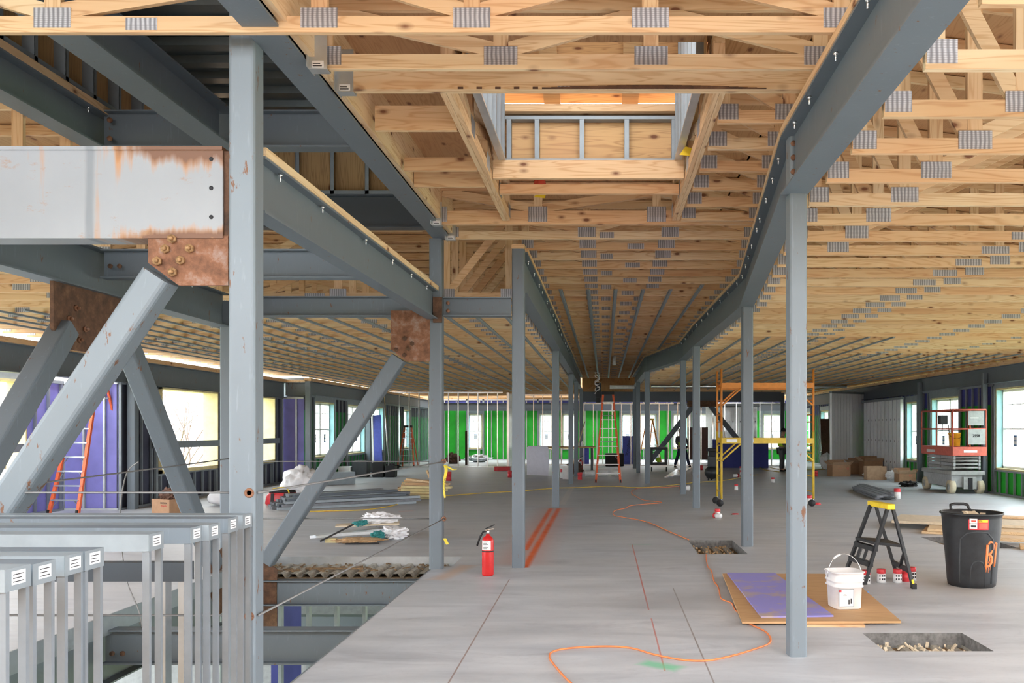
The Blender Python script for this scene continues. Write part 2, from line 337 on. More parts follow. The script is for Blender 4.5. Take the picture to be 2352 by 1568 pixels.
tag(mb.build('wood_debris', [M['dust_brown']], t), kind='stuff')
MB().box(-4.3, -1.79, 10.62, 11.40, -.16, -.132).build('deck_light_block', M['dust_brown'], t)  # dark plate added under the deck to block glow from below
MB().box(-4.3, -1.79, 11.405, 11.419, -.12, .004).build('edge_angle', M['galv'], t)
for n_, (x0, x1, y0, y1) in enumerate([(2.04,2.83,6.58,7.17), (1.21,1.85,11.66,13.1), (4.71,5.6,12.2,13.5)]):
    t = thing('trim_%d' % (n_+2), None, None, ((x0+x1)/2, (y0+y1)/2, -.13), kind='structure')
    corrugated(x0, x1, y0, y1, -.135, pitch=.16 if n_ == 1 else .13, h=.04).build('bare_deck', M['deck_top' if n_ < 2 else 'dust_brown'], t)
    mb = MB()
    for i in range(70):
        x = random.uniform(x0+.03, x1-.08); y = random.uniform(y0+.03, y1-.03); a = random.uniform(0, 3.1); L = random.uniform(.01, .05)
        mb.obox((x, y, -.105), (x+L*math.cos(a), y+L*math.sin(a), -.09+random.uniform(0,.02)), random.uniform(.01,.03), .012)
    tag(mb.build('debris', M['bone' if n_ == 0 else 'saw_dust'], t), kind='stuff')
    mb = MB(); mb.box(x0, x1, y0, y1, -.13, -.118); tag(mb.build('dust', M['dust_brown'], t), kind='stuff')
t = thing('trim_5', None, None, (-4.3, 5, -.2), kind='structure')
MB().box(-4.31, -4.298, -1.5, 10.6, -.17, .002).build('slab_edge_angle', M['galv_dull'], t)
MB().box(-2.0, -1.988, -1.5, 10.6, -.13, .002).build('slab_edge_angle', M['galv_dull'], t)
# ---------------- perimeter walls ----------------
def window(n, p0, p1, z0, z1, nrm, wrap=True, lights=3):
    """double hung window in a wall opening; p0,p1 ground points of the jambs, nrm points into the room"""
    p0 = Vector((*p0, 0)); p1 = Vector((*p1, 0)); nr = Vector((*nrm, 0)); c = (p0 + p1) / 2; u = (p1 - p0).normalized(); W = (p1 - p0).length
    t = thing('window_%d' % n, None, None, (c.x, c.y, z0), kind='structure')
    q = lambda s, dep, z: p0 + u * s + nr * dep + Vector((0, 0, z))
    mb = MB()                                           # pine buck lining the opening
    mb.obox(q(0,-.1,z0+.02), q(W,-.1,z0+.02), .24, .04); mb.obox(q(0,-.1,z1-.02), q(W,-.1,z1-.02), .24, .04)
    mb.obox(q(.02,-.1,z0), q(.02,-.1,z1), .24, .04, up=u); mb.obox(q(W-.02,-.1,z0), q(W-.02,-.1,z1), .24, .04, up=u)
    mb.build('buck', M['buck_wood'], t)
    fr = MB(); f = .055; dp = -.17
    a, b_ = .04, W - .04; za, zb = z0 + .04, z1 - .04
    fr.obox(q(a,dp,za+f/2), q(b_,dp,za+f/2), .08, f); fr.obox(q(a,dp,zb-f/2), q(b_,dp,zb-f/2), .08, f)
    fr.obox(q(a+f/2,dp,za), q(a+f/2,dp,zb), .08, f, up=u); fr.obox(q(b_-f/2,dp,za), q(b_-f/2,dp,zb), .08, f, up=u)
    double = W > 1.4
    if double: fr.obox(q(W/2,dp,za), q(W/2,dp,zb), .08, .09, up=u)
    fo = fr.build('frame', M['vinyl'], t)
    zm = (za + zb) / 2
    for (s0, s1) in (((a+f, W/2-.045), (W/2+.045, b_-f)) if double else ((a+f, b_-f),)):
        sa = MB(); sa.obox(q(s0,dp,zm), q(s1,dp,zm), .06, .04)
        for k in range(1, lights): s = s0 + (s1-s0)*k/lights; sa.obox(q(s,dp,zm), q(s,dp,zb), .012, .016, up=u)
        sa.obox(q(s0,dp,zm+(zb-zm)*.62), q(s1,dp,zm+(zb-zm)*.62), .012, .016); sa.build('sash', M['vinyl'], t)
        MB().obox(q(s0,dp-.01,(za+zb)/2), q(s1,dp-.01,(za+zb)/2), .004, zb-za-2*f).build('pane', M['glass'], t)
        st = MB(); st.obox(q((s0+s1)/2-.09,dp+.035,zm-.28), q((s0+s1)/2+.09,dp+.035,zm-.28), .002, .26); so = st.build('sticker', M['label'], t)
        st = MB()
        for dz, hh in ((.11,.04), (0,.03), (-.11,.04)): st.obox(q((s0+s1)/2-.09,dp+.037,zm-.28+dz), q((s0+s1)/2+.09,dp+.037,zm-.28+dz), .002, hh)
        st.build('print', M['sky_blue'], so)
    if wrap:
        mb = MB(); mb.obox(q(W-.045,-.08,z0+.05), q(W-.045,-.08,z1-.05), .20, .006, up=u); mb.obox(q(.045,-.08,z0+.05), q(.045,-.08,z1-.05), .20, .006, up=u)
        mb.build('building_wrap', M['teal_wrap'], t)
    return t
WN = [0]
def stud_wall(name, p0, p1, z0, z1, nrm, opens=(), mats=('green_board','navy_board'), band=None, sp=.406, studmat='galv_dull', open_fn=window, sheath=True, depth=.045, colored=True):
    """cold-formed stud wall; opens=(s0,s1,za,zb,kind)"""
    P0 = Vector((*p0, 0)); P1 = Vector((*p1, 0)); nr = Vector((*nrm, 0)); u = (P1 - P0).normalized(); L = (P1 - P0).length
    q = lambda s, dep, z: P0 + u * s + nr * dep + Vector((0, 0, z))
    t = thing(name, None, None, (P0.x, P0.y, z0), kind='structure')
    if sheath:
        band = band or z1 - .45
        def panel(s0, s1, za, zb):
            if s1 - s0 < .01: return
            for a, b_, mt in ((za, min(zb, band), mats[0]), (max(za, band), zb, mats[1])):
                if b_ - a > .01: MB().obox(q(s0,-.03,(a+b_)/2), q(s1,-.03,(a+b_)/2), .02, b_-a).build('sheathing', M[mt], t)
        s = 0
        for o in sorted(opens):
            panel(s, o[0], z0, z1); panel(o[0], o[1], z0, o[2]); panel(o[0], o[1], o[3], z1); s = o[1]
        panel(s, L, z0, z1)
    d2 = depth / 2
    MB().obox(q(0,d2,z0+.02), q(L,d2,z0+.02), depth+.01, .04).build('bottom_track', M[studmat], t)
    MB().obox(q(0,d2,z1-.03), q(L,d2,z1-.03), depth+.01, .06).build('top_track', M[studmat], t)
    k = int(L / sp)
    for i in range(k + 1):
        s = min(i * sp + .02, L - .02); zs = [(z0, z1)]
        for o in opens:
            if o[0] - .05 < s < o[1] + .05: zs = [(z0, o[2]), (o[3], z1)]
        for a, b_ in zs:
            if b_ - a < .1: continue
            mb = MB(); mb.obox(q(s-.018,d2,a), q(s-.018,d2,b_), depth, .003, up=u); mb.obox(q(s,depth,a), q(s,depth,b_), .003, .038, up=u); mb.obox(q(s,0.002,a), q(s,0.002,b_), .003, .038, up=u)
            mb.build('stud', M[studmat], t)
    for o in opens:
        mb = MB()
        for s in (o[0]-.05, o[1]+.05): mb.obox(q(s,d2,z0), q(s,d2,z1), depth+.01, .09, up=u)
        mb.obox(q(o[0],d2,o[3]+.09), q(o[1],d2,o[3]+.09), depth+.012, .18)
        mb.obox(q(o[0],d2,o[2]-.02), q(o[1],d2,o[2]-.02), depth+.012, .04); mb.build('opening_frame', M['galv_dull'], t)
        if o[4] == 'window':
            WN[0] += 1; a = q(o[0],0,0); b_ = q(o[1],0,0); open_fn(WN[0], (a.x,a.y), (b_.x,b_.y), o[2], o[3], nrm)
    return t
def empty_window(n, p0, p1, z0, z1, nrm):
    p0 = Vector((*p0, 0)); p1 = Vector((*p1, 0)); nr = Vector((*nrm, 0)); u = (p1 - p0).normalized(); W = (p1 - p0).length
    t = thing('window_%d' % n, None, None, ((p0.x+p1.x)/2, (p0.y+p1.y)/2, z0), kind='structure'); q = lambda s, dep, z: p0 + u * s + nr * dep + Vector((0, 0, z))
    mb = MB(); mb.obox(q(0,-.06,z0+.04), q(W,-.06,z0+.04), .36, .08); mb.obox(q(0,-.06,z1-.02), q(W,-.06,z1-.02), .36, .04)
    for s in (.02, W-.02): mb.obox(q(s,-.06,z0), q(s,-.06,z1), .36, .04, up=u)
    mb.build('buck', M['buck_wood'], t)
    MB().obox(q(-.35,.13,z0+.62), q(W+.25,.13,z0+.62), .04, .15).build('guard_channel', M['galv_dull'], t); return t
ZS, ZH = .64, 2.50
# left side, near section, set back 1 m
stud_wall('wall_left', (-10.7, 12.5), (-10.7, 17.9), 0, 2.55, (1, 0), [(.4,1.6,ZS,ZH,'window'), (2.4,4.1,ZS,ZH,'window')], ('purple_board','purple_board'), open_fn=empty_window)
stud_wall('wall_left', (-10.7, 17.9), (-9.6, 17.9), 0, 2.55, (0, -1), (), ('purple_board','purple_board'), studmat='stud_face')
stud_wall('wall_left', (-9.6, 17.9), (-9.6, 27.0), 0, 2.55, (1, 0), [(1.5,4.35,ZS,ZH,'window'), (6.2,8.2,ZS,ZH,'window')], ('dark_board','dark_board'), open_fn=empty_window)
stud_wall('wall_left', (-9.6, 27.0), (-8.95, 27.0), 0, 2.55, (0, -1), (), ('purple_board','purple_board'), studmat='stud_face')
stud_wall('wall_left', (-8.9, 27.0), (-8.9, 46.4), 0, 2.62, (1, 0), [(.75,2.8,.7,2.45,'window'), (4.3,6.6,.7,2.45,'window'), (7.5,9.4,.7,2.45,'window'), (13,14.4,.7,2.45,'window')], ('green_shade','dark_board'), 2.15)
# right side
stud_wall('wall_right', (9.7, 18.5), (9.7, 46.4), 0, 2.725, (-1, 0), [(1.1,3.9,.6,2.6,'window'), (6.2,8.3,.6,2.5,'window'), (9.5,10.5,.6,2.45,'window'), (20.5,22,.6,2.4,'window'), (24,26,.6,2.4,'window')], ('green_board','navy_board'), 2.2)
# back wall
wo = []
for x0, x1 in ((-6.9,-6.0),(-3.2,-2.6),(-3.4+6*0,-2.6),(.8,1.5),(1.8,2.6),(8.0,9.0)): pass
bx = [(1075,1108),(975,1000),(1238,1270),(1292,1322),(1427,1456),(1468,1508),(1545,1580),(1592,1632),(1640,1682),(1752,1796),(1890,1912)]
ops = sorted([((a-CX)*46.4/F_PX+10.0, (b_-CX)*46.4/F_PX+10.0, .55, 2.36, 'window') for a, b_ in bx])
stud_wall('wall_back', (-10.0, 46.4), (10.0, 46.4), 0, 3.1, (0, -1), ops, ('green_board','navy_board'), 2.52, sp=.6, studmat='galv')
# interior stud partitions near the far end
def partition(name, p0, p1, z1, nrm, sp=.406, mat='stud_face', opens=()): return stud_wall(name, p0, p1, 0, z1, nrm, opens, sheath=False, sp=sp, studmat=mat, depth=.09)
partition('wall_partition', (-8.9, 37.5), (-4.2, 37.5), 3.12, (0, -1), mat='galv_bright')
partition('wall_partition', (-4.05, 37.6), (-4.05, 43.0), 3.10, (1, 0), sp=.2, mat='galv_bright')
partition('wall_partition', (-3.95, 40.0), (-1.0, 40.0), 3.12, (0, -1), mat='galv_bright')
partition('wall_partition', (-.9, 39.2), (3.0, 39.2), 2.72, (0, -1), mat='galv_bright')
partition('wall_partition', (3.1, 38.6), (7.6, 38.6), 2.72, (0, -1), sp=.5, mat='galv_bright')
partition('wall_partition', (5.0, 40.2), (5.0, 44.0), 2.7, (-1, 0), sp=.2, mat='galv_bright')
# densely studded shiny walls at the right
def dense_wall(name, p0, p1, z0, z1, nrm, sp, w_):
    P0 = Vector((*p0, 0)); P1 = Vector((*p1, 0)); nr = Vector((*nrm, 0)).normalized(); u = (P1-P0).normalized(); L = (P1-P0).length
    t = thing(name, None, None, (P0.x, P0.y, z0), kind='structure'); q = lambda s, dep, z: P0 + u*s + nr*dep + Vector((0,0,z))
    MB().obox(q(0,0,z1-.04), q(L,0,z1-.04), .12, .08).build('top_track', M['galv_dull'], t); MB().obox(q(0,0,z0+.02), q(L,0,z0+.02), .12, .04).build('bottom_track', M['galv_dull'], t)
    for i in range(int(L/sp)):
        s = (i+.5)*sp; mb = MB(); mb.obox(q(s,0,z0), q(s,0,z1), .10, w_, up=u); so = mb.build('stud', M['dimpled'], t, bevel=0)
        mb = MB()
        for z in (.5, 1.2, 1.9): mb.obox(q(s,.051,z-.03), q(s,.051,z+.03), .004, .03, up=u)
        mb.build('punch_hole', M['ink'], so)
dense_wall('wall_partition', (8.15, 32.6), (9.6, 33.6), 0, 2.95, (-.5, -1), .16, .145)
dense_wall('wall_right', (9.55, 29.0), (9.55, 33.4), 0, 2.62, (-1, 0), .42, .30)
dense_wall('wall_partition', (4.9, 39.5), (6.7, 38.9), 0, 2.6, (-.3, -1), .16, .145)
# ---------------- steel ----------------
def column(name, x, y, z0, z1, wd, label, mat='primer', r=.02, extra=None, group=None, ang=0, plate=True):
    t = thing(name, label, 'column', (x, y, z0), group)
    MB().prism(rbox_pts(x, y, wd, r, z0, 3, ang), (0, 0, z1 - z0)).build('tube', M[mat], t)
    return t
RP = [(1.30, 1.0), (1.35, 6.45), (1.95, 12.45), (1.90, 18.45), (1.93, 22.2), (1.27, 26.65), (1.23, 36.6)]
def xr(y):
    for (xa, ya), (xb, yb) in zip(RP[:-1], RP[1:]):
        if y <= yb: return xa + (xb - xa) * (y - ya) / (yb - ya)
    return RP[-1][0]
ZC = 3.28
F0 = column('steel_column', -2.045, 5.175, -3.9, 5.06, .15, 'pale grey square steel column in the left foreground with cables bolted through it', 'primer_light')
L0 = column('steel_column', -1.94, 10.475, -.13, 3.80, .15, 'grey steel column at the far right corner of the floor shaft, caution tape tied to it', 'primer')
c0 = column('steel_column', -4.4, 10.62, -3.9, 3.1, .16, 'grey steel column behind the foreground column at the far left corner of the shaft')
L1 = column('steel_column', -1.0, 10.57, 0, 3.7, .145, 'grey steel column right of the fire extinguisher, orange floor paint at its foot')
MB().box(-1.075, -.925, 10.49, 10.65, 3.7, 3.75).build('wood_cap', M['wood_x'], L1)
column('steel_column', -.997, 18.57, 0, 3.2, .145, 'grey steel column at the far end of the orange painted lines')
column('steel_column', -.977, 26.45, 0, 3.2, .14, 'third grey column back in the row left of the corridor')
column('steel_column', -.95, 30.6, 0, 3.2, .14, 'fourth grey column back in the row left of the corridor')
column('steel_column', -.93, 36.5, 0, 3.2, .14, 'farthest grey column in the row left of the corridor')
column('steel_column', 1.372, 6.47, 0, ZC+.42, .125, 'nearest pale grey steel column right of the corridor with chipped paint and rust spots', 'primer_light', ang=.09)
column('steel_column', 1.965, 12.46, 0, ZC, .145, 'grey steel column beside the floor pocket, second back on the right of the corridor', ang=.05)
column('steel_column', 1.877, 18.47, 0, ZC, .145, 'grey steel column left of the yellow scaffold with two rust spots')
column('steel_column', 1.935, 22.27, 0, ZC, .14, 'thin grey steel column just left of the one with two rust spots')
column('steel_column', 1.266, 26.67, 0, ZC, .145, 'grey steel column standing just right of the tall red stepladder')
column('steel_column', 1.23, 32.87, 0, ZC, .14, 'second grey column right of the tall red stepladder, behind the nearer one')
column('steel_column', 1.22, 36.6, 0, ZC, .14, 'farthest grey column at the right edge of the corridor end')
for i, (x, y) in enumerate([(9.55, 22.75), (9.55, 27.4), (9.5, 34.4), (9.55, 15.5)]):
    column('wall_column', x, y, 0, 3.0, .13, ['grey wall column left of the big right hand window','grey wall column just left of the scissor lift','grey wall column between the two shiny stud panels','grey wall column at the right edge of the frame'][i])
for i, (x, y) in enumerate([(-9.45, 18.15), (-8.75, 26.8), (-8.75, 33.6)]):
    column('wall_column', x, y, 0, 3.0, .17, ['grey steel wall column right of the bright purple panel','pale grey wall column at the corner left of the green stud wall','grey wall column between the left green wall windows'][i])
column('steel_column', 7.45, 37.9, 0, 3.1, .16, 'dark grey steel column at the right end of the far cross beam', 'primer_dark')
def beam(name, a, b, h, bf, label, mat='primer', nailer=0, nmat='wood_y', bolts=0, side=1, group=None, endholes=True):
    a = Vector(a); b = Vector(b); t = thing(name, label, 'beam', (a + b) / 2, group)
    MB().ibeam(a, b, h, bf).build('flanged_section', M[mat], t)
    if nailer: MB().obox(a, b, bf + .015, nailer, ou=h + nailer / 2).build('wood_nailer', M[nmat], t)
    d = (b - a).normalized(); s = d.cross(Vector((0, 0, 1))); L = (b - a).length
    for i in range(bolts):
        p = a + d * (L * (i + .5 + random.uniform(-.2, .2)) / bolts) + s * side * (bf / 2 - .03) + Vector((0, 0, h - .015))
        MB().tube([p, p - Vector((0,0,.05))], .006, 6).tube([p, p - Vector((0,0,.014))], .014, 6).build('bolt', M['galv_bright'], t)
    return t
# right-hand corridor girder, in straight lengths between columns
RL = ['grey steel girder running from the top right corner down to the nearest right column', 'second length of the right corridor girder, behind the nearest right column', 'third length of the right corridor girder, slanting left after the bend', 'short length of the right corridor girder between the two close columns', 'right corridor girder length slanting left towards the stepladder', 'farthest length of the right corridor girder']
for i in range(6):
    (xa, ya), (xb, yb) = RP[i], RP[i+1]
    beam('steel_girder', (xa, ya, ZC), (xb, yb - .01, ZC), .42, .19, RL[i], nailer=.045, bolts=[9,9,7,4,5,5][i], side=-1)
for z in (3.33, 3.43, 3.53, 3.63): MB().tube([(1.335, 6.385, z), (1.335, 6.40, z)], .02, 8).build('bolt', M['rust'], bpy.data.objects['steel_girder'])
# left corridor girders
for i, (ya, yb) in enumerate([(10.65, 18.5), (18.5, 26.4), (26.4, 36.5)]):
    beam('steel_girder', (-.99, ya, 3.2), (-.97, yb - .01, 3.2), .49, .17, ['grey girder over the first two columns left of the corridor', 'grey girder over the second and third columns left of the corridor', 'farthest grey girder left of the corridor'][i], nailer=.045, bolts=9, side=1)
A_ = beam('steel_girder', (-1.87, 1.5, 3.80), (-1.87, 10.5, 3.80), .42, .20, 'dark grey girder high along the right side of the shaft carrying metal joist hangers')
MB().box(-1.77, -1.725, 2.5, 10.4, 3.83, 4.25).build('wood_ledger', M['wood_y'], A_)
beam('steel_girder', (-2.035, 5.26, 2.87), (-1.975, 10.40, 2.87), .33, .13, 'grey girder with timber on top between the foreground column and the caution tape column', nailer=.05, bolts=6, side=1)
beam('steel_girder', (-3.33, 1.5, 4.05), (-3.33, 7.82, 4.05), .32, .24, 'wide grey girder crossing the shaft under the black metal deck')
beam('steel_girder', (-4.42, 2.0, 4.05), (-4.42, 10.3, 4.05), .30, .18, 'grey girder with timber strip at the upper left under the dark plywood wall', nailer=.06, bolts=5, side=1)
t = beam('steel_girder', (-4.36, 7.9, 4.05), (-1.95, 7.9, 4.05), .32, .16, 'grey cross beam high in the shaft behind the foreground column')
for z in (4.12, 4.28): MB().tube([(-4.27, 7.81, z), (-4.27, 7.83, z)], .022, 10).build('bolt', M['rust'], t)
t = beam('steel_girder', (-4.36, 7.9, 2.92), (-2.0, 7.9, 2.92), .25, .14, 'short grey cross beam behind the rusty gusset plate')
for x in (-4.27, -4.19): MB().tube([(x, 7.82, 3.02), (x, 7.835, 3.02)], .02, 10).build('bolt', M['rust_dark'], t)
beam('steel_girder', (-4.40, 10.5, 3.93), (-1.98, 10.5, 3.93), .38, .16, 'dark grey beam at the foot of the plywood wall at the back of the shaft', 'primer_dark')
t = beam('steel_girder', (-4.32, 10.5, 2.91), (-2.02, 10.5, 2.91), .23, .15, 'grey beam across the back of the shaft, rusty gusset below its right end')
t = beam('steel_girder', (-1.86, 10.5, 2.91), (-1.08, 10.5, 2.91), .22, .15, 'short grey beam between the caution tape column and the column beside it')
for z in (2.97, 3.06): MB().tube([(-1.80, 10.415, z), (-1.80, 10.43, z)], .022, 10).build('bolt', M['rust'], t)
MB().box(-1.96, -1.86, 10.36, 10.40, 2.83, 3.12).build('end_plate', M['rust_dark'], t)
Mb = beam('steel_girder', (-4.45, 2.5, 2.80), (-4.45, 10.55, 2.80), .38, .18, 'long dark grey girder running back along the left side of the shaft', bolts=6)
# rust streaked beam at left
t = thing('steel_channel', 'pale grey beam streaked with orange rust, left of the foreground column', 'beam', (-3.0, 5.25, 2.70))
wb = MB().box(-5.2, -2.17, 5.15, 5.165, 2.72, 3.20).box(-5.2, -2.17, 5.15, 5.33, 2.70, 2.72).box(-5.2, -2.17, 5.14, 5.33, 3.20, 3.22)
o = wb.build('channel', M['streaked'], t)
for v_ in o.data.vertices: pass
MB().box(-2.172, -2.121, 5.168, 5.30, 2.70, 3.20).build('shear_tab', M['rust_dark'], t)  # tab thickened to fill the gap and shut out sky light
for z in (2.82, 2.985, 3.15): MB().tube([(-2.235, 5.147, z), (-2.235, 5.152, z)], .012, 12).build('bolt_hole', M['ink'], t)
# gussets
def gusset(pts, ext, label, boltpts, bdir, mat='rust', bm_='orange_bolt'):
    c = sum((Vector(p) for p in pts), Vector()) / len(pts); t = thing('gusset_plate', label, 'steel plate', c)
    MB().prism(pts, ext).build('plate', M[mat], t)
    bd = Vector(bdir)
    for p in boltpts:
        p = Vector(p); MB().tube([p, p + bd * .018], .026, 6).tube([p + bd * .018, p + bd * .04], .014, 8).build('bolt', M[bm_], t)
plain('orange_bolt', (.36,.21,.10), .6, .3, var=.4, scale=60)
g = lambda x, y, d=5.16: P(x, y, d)
gusset([g(340,541), g(340,603), g(410,655), g(524,655), g(524,541)], (0, .03, 0), 'rusty gusset plate under the streaked beam holding the thick near brace', [g(397,549,5.155), g(381,572,5.155), g(437,571,5.155), g(363,600,5.155), g(416,598,5.155), g(398,625,5.155)], (0,-1,0), 'rust')
g2 = lambda x, y, d=10.40: P(x, y, d)
gusset([g2(897,713), g2(897,802), g2(935,830), g2(987,830), g2(987,713)], (0, .03, 0), 'rusty gusset plate at the top of the far thin brace', [g2(930,777), g2(947,789), g2(910,803), g2(938,801), g2(929,815)], (0,-1,0), 'rust', 'rust_dark')
gl = lambda y, z: (-4.44, y, z)
gusset([gl(7.25,2.8), gl(7.25,2.42), gl(7.5,2.27), gl(8.35,2.27), gl(8.6,2.45), gl(8.6,2.8)], (.03, 0, 0), 'rusty gusset plate under the long left girder where two braces meet', [(-4.41, 7.55, 2.62), (-4.41, 7.45, 2.52), (-4.41, 7.68, 2.46), (-4.41, 7.6, 2.36)], (1,0,0), 'rust_dark', 'rust')
gusset([(-4.3,10.5,.08), (-4.32,10.5,-.75), (-3.80,10.5,-.75), (-3.80,10.5,-.02), (-3.95,10.5,.12)], (0, .03, 0), 'dark rusty gusset plate at the foot of the far thin brace', [(-4.2,10.49,-.2), (-4.2,10.49,-.4)], (0,-1,0), 'rust_dark', 'rust_dark')
gusset([(-4.42,10.05,.12), (-4.42,10.05,-.1), (-4.42,10.3,-.5), (-4.42,10.5,-.5), (-4.42,10.5,.25)], (.03, 0, 0), 'rusty gusset at the foot of the brace on the left side of the shaft', [(-4.39,10.2,-.02), (-4.39,10.3,-.15)], (1,0,0), 'rust_dark', 'rust_dark')
def brace(a, b, wd, label, mat='primer', r=.02):
    a = Vector(a); b = Vector(b); d = (b - a).normalized(); t = thing('steel_brace', label, 'brace', (a + b) / 2)
    side = Vector((0, 1, 0)) if abs(d.y) < .2 else Vector((1, 0, 0)); u = side.cross(d).normalized()
    pts = [a + side * x + u * y for x, y, _ in rbox_pts(0, 0, wd, r, 0)]
    MB().prism(pts, b - a).build('tube', M[mat], t)
    return t
brace(P(370,636,5.2), P(370-560,636+834,5.2)+Vector((0,0,0)), .17, 'thick pale grey diagonal brace at left, nearest the camera', 'primer_light', .03)
brace((-4.42, 7.42, 2.44), (-4.42, 5.2, -.1), .17, 'grey diagonal brace left of and behind the thick near brace')
brace((-4.42, 8.40, 2.38), (-4.42, 10.25, .06), .17, 'grey brace sloping down right from the long left girder to the slab edge')
brace(P(917,822,10.5), P(612,1290,10.5), .17, 'rust stained grey brace sloping down left from the caution tape column', 'primer')
# shaft: floor beams below the slab
t = beam('floor_beam', (-4.4, 10.52, -.43), (-1.95, 10.52, -.43), .29, .16, 'grey floor beam at the back edge of the shaft under the bare deck')
t = beam('floor_beam', (-4.36, 7.92, -.43), (-1.95, 7.92, -.43), .30, .16, 'grey floor beam crossing the shaft near the bottom of the picture')
for x in (-4.26, -4.17): MB().tube([(x, 7.83, -.33), (x, 7.845, -.33)], .022, 10).build('bolt', M['rust_dark'], t)
beam('floor_beam', (-4.42, -1.5, -.62), (-4.42, 10.4, -.62), .45, .2, 'rusty grey floor beam under the left edge of the shaft', 'primer')
beam('floor_beam', (-1.85, -1.5, -.62), (-1.85, 10.4, -.62), .45, .2, 'grey floor beam under the right edge of the shaft', 'primer_dark')
# back cross beam at the far end with its chevron
t = beam('steel_girder', (-.9, 37.9, 2.72), (7.4, 37.9, 2.72), .42, .2, 'dark grey cross beam at the far end of the hall above the stud partitions', 'primer_dark')
tag(MB().box(-.95, 1.35, 39.6, 39.63, 3.16, 4.2).build('wall_corridor_shade', M['plywood_dark'], loc=(.2,39.6,3.16)), kind='structure')  # dark sheet added to stand in for shade at the corridor end
for a_, b__, lb in (((-.9,39.5,3.25),(-.1,39.5,3.75),'dark timber brace at the left of the corridor end'), ((1.2,39.5,3.25),(.3,39.5,3.75),'dark timber brace at the right of the corridor end')):
    o = MB().obox(a_, b__, .04, .12).build('timber_brace', M['plywood_dark'], loc=a_); tag(o, lb, 'timber')
brace((3.7, 37.2, 2.6), (1.8, 37.2, .15), .2, 'dark far brace sloping down left below the far cross beam', 'primer_dark')
brace((4.3, 37.2, 2.6), (6.3, 37.2, .15), .2, 'dark far brace sloping down right below the far cross beam', 'primer_dark')
gusset([(3.4,37.1,2.75),(3.4,37.1,2.5),(4.6,37.1,2.5),(4.6,37.1,2.75)], (0,.03,0), 'dark gusset plate where the two far braces meet', [], (0,-1,0), 'rust_dark')
beam('steel_girder', (-10.0, 46.0, 2.5), (10, 46.0, 2.5), .4, .2, 'dark beam over the back wall windows', 'primer_dark')
# edge beams
beam('edge_beam', (-9.55, 4.0, 2.52), (-9.55, 27.0, 2.52), .46, .2, 'long grey edge beam over the left windows', nailer=.09)
beam('edge_beam', (-8.85, 27.0, 2.62), (-8.85, 46, 2.62), .40, .2, 'grey edge beam over the green left wall', nailer=.09)
beam('edge_beam', (9.62, 4.0, 2.72), (9.62, 27.4, 2.72), .40, .2, 'grey edge beam over the right hand windows', nailer=.09)
tag(MB().box(9.83, 9.86, 4, 46, 3.15, 3.62).build('trim_6', M['wood_y'], loc=(9.85,25,3.15)), kind='structure')
beam('edge_beam', (9.62, 27.4, 2.66), (9.62, 46, 2.66), .46, .2, 'dark blue grey edge beam above the shiny right wall', 'primer_dark', nailer=.07)
tag(MB().box(-9.75, -8.85, 27.06, 27.09, 0, 3.12).build('trim_8', M['galv_dull'], loc=(-9.3,27.07,0)), kind='structure')
beam('edge_beam', (-9.5, 27.0, 2.6), (-8.9, 27.0, 2.6), .38, .16, 'short pale edge beam at the corner jog of the left wall', 'primer_light', nailer=.08)
# guard cables
def cable(pts, label, r=.004):
    t = MB().tube(pts, r, 6).build('guard_cable', M['cable'], loc=pts[0]); tag(t, label, 'cable')
cable([(-6, 5.13, 1.255), (-2.12, 5.13, 1.255)], 'upper guard cable running left from the foreground column', .006)
cable([(-6, 5.13, .56), (-2.12, 5.13, .56)], 'lower guard cable running left from the foreground column', .006)
cable([(-1.96, 5.13, 1.255), (-1.84, 10.39, 1.235)], 'upper guard cable from the foreground column to the caution tape column', .007)
cable([(-1.96, 5.13, .56), (-1.84, 10.39, .58)], 'lower guard cable from the foreground column to the caution tape column', .007)
cable([(-4.3, 10.52, 1.235), (-2.02, 10.52, 1.235)], 'upper guard cable across the back of the shaft', .007)
cable([(-4.3, 10.52, .57), (-2.02, 10.52, .57)], 'lower guard cable across the back of the shaft', .007)
cable([(-4.33, 10.5, 1.27), (-4.33, 9.2, 1.24), (-4.33, 7.0, 1.2), (-4.33, 5.0, 1.15)], 'guard cable along the left side of the shaft with clamps', .007)
for (p, lb) in (((-2.0, 5.10, 1.255), 'rusty nut and upper cable eye on the foreground column'), ((-2.0, 5.10, .56), 'rusty nut and lower cable eye on the foreground column'), ((-1.84, 10.39, 1.24), 'upper rusty eye bolt on the caution tape column'), ((-1.84, 10.39, .58), 'lower rusty eye bolt on the caution tape column')):
    p = Vector(p); ring = [p + Vector((.028*math.cos(a), 0, .028*math.sin(a))) for a in [k*math.pi/5 for k in range(11)]]
    ring = [p + (q_ - p) * .75 for q_ in ring]
    o = MB().tube(ring, .008, 6).tube([p, p + Vector((0,.05,0))], .016, 6).build('eye_bolt', M['rust'], loc=p); tag(o, lb, 'bolt')
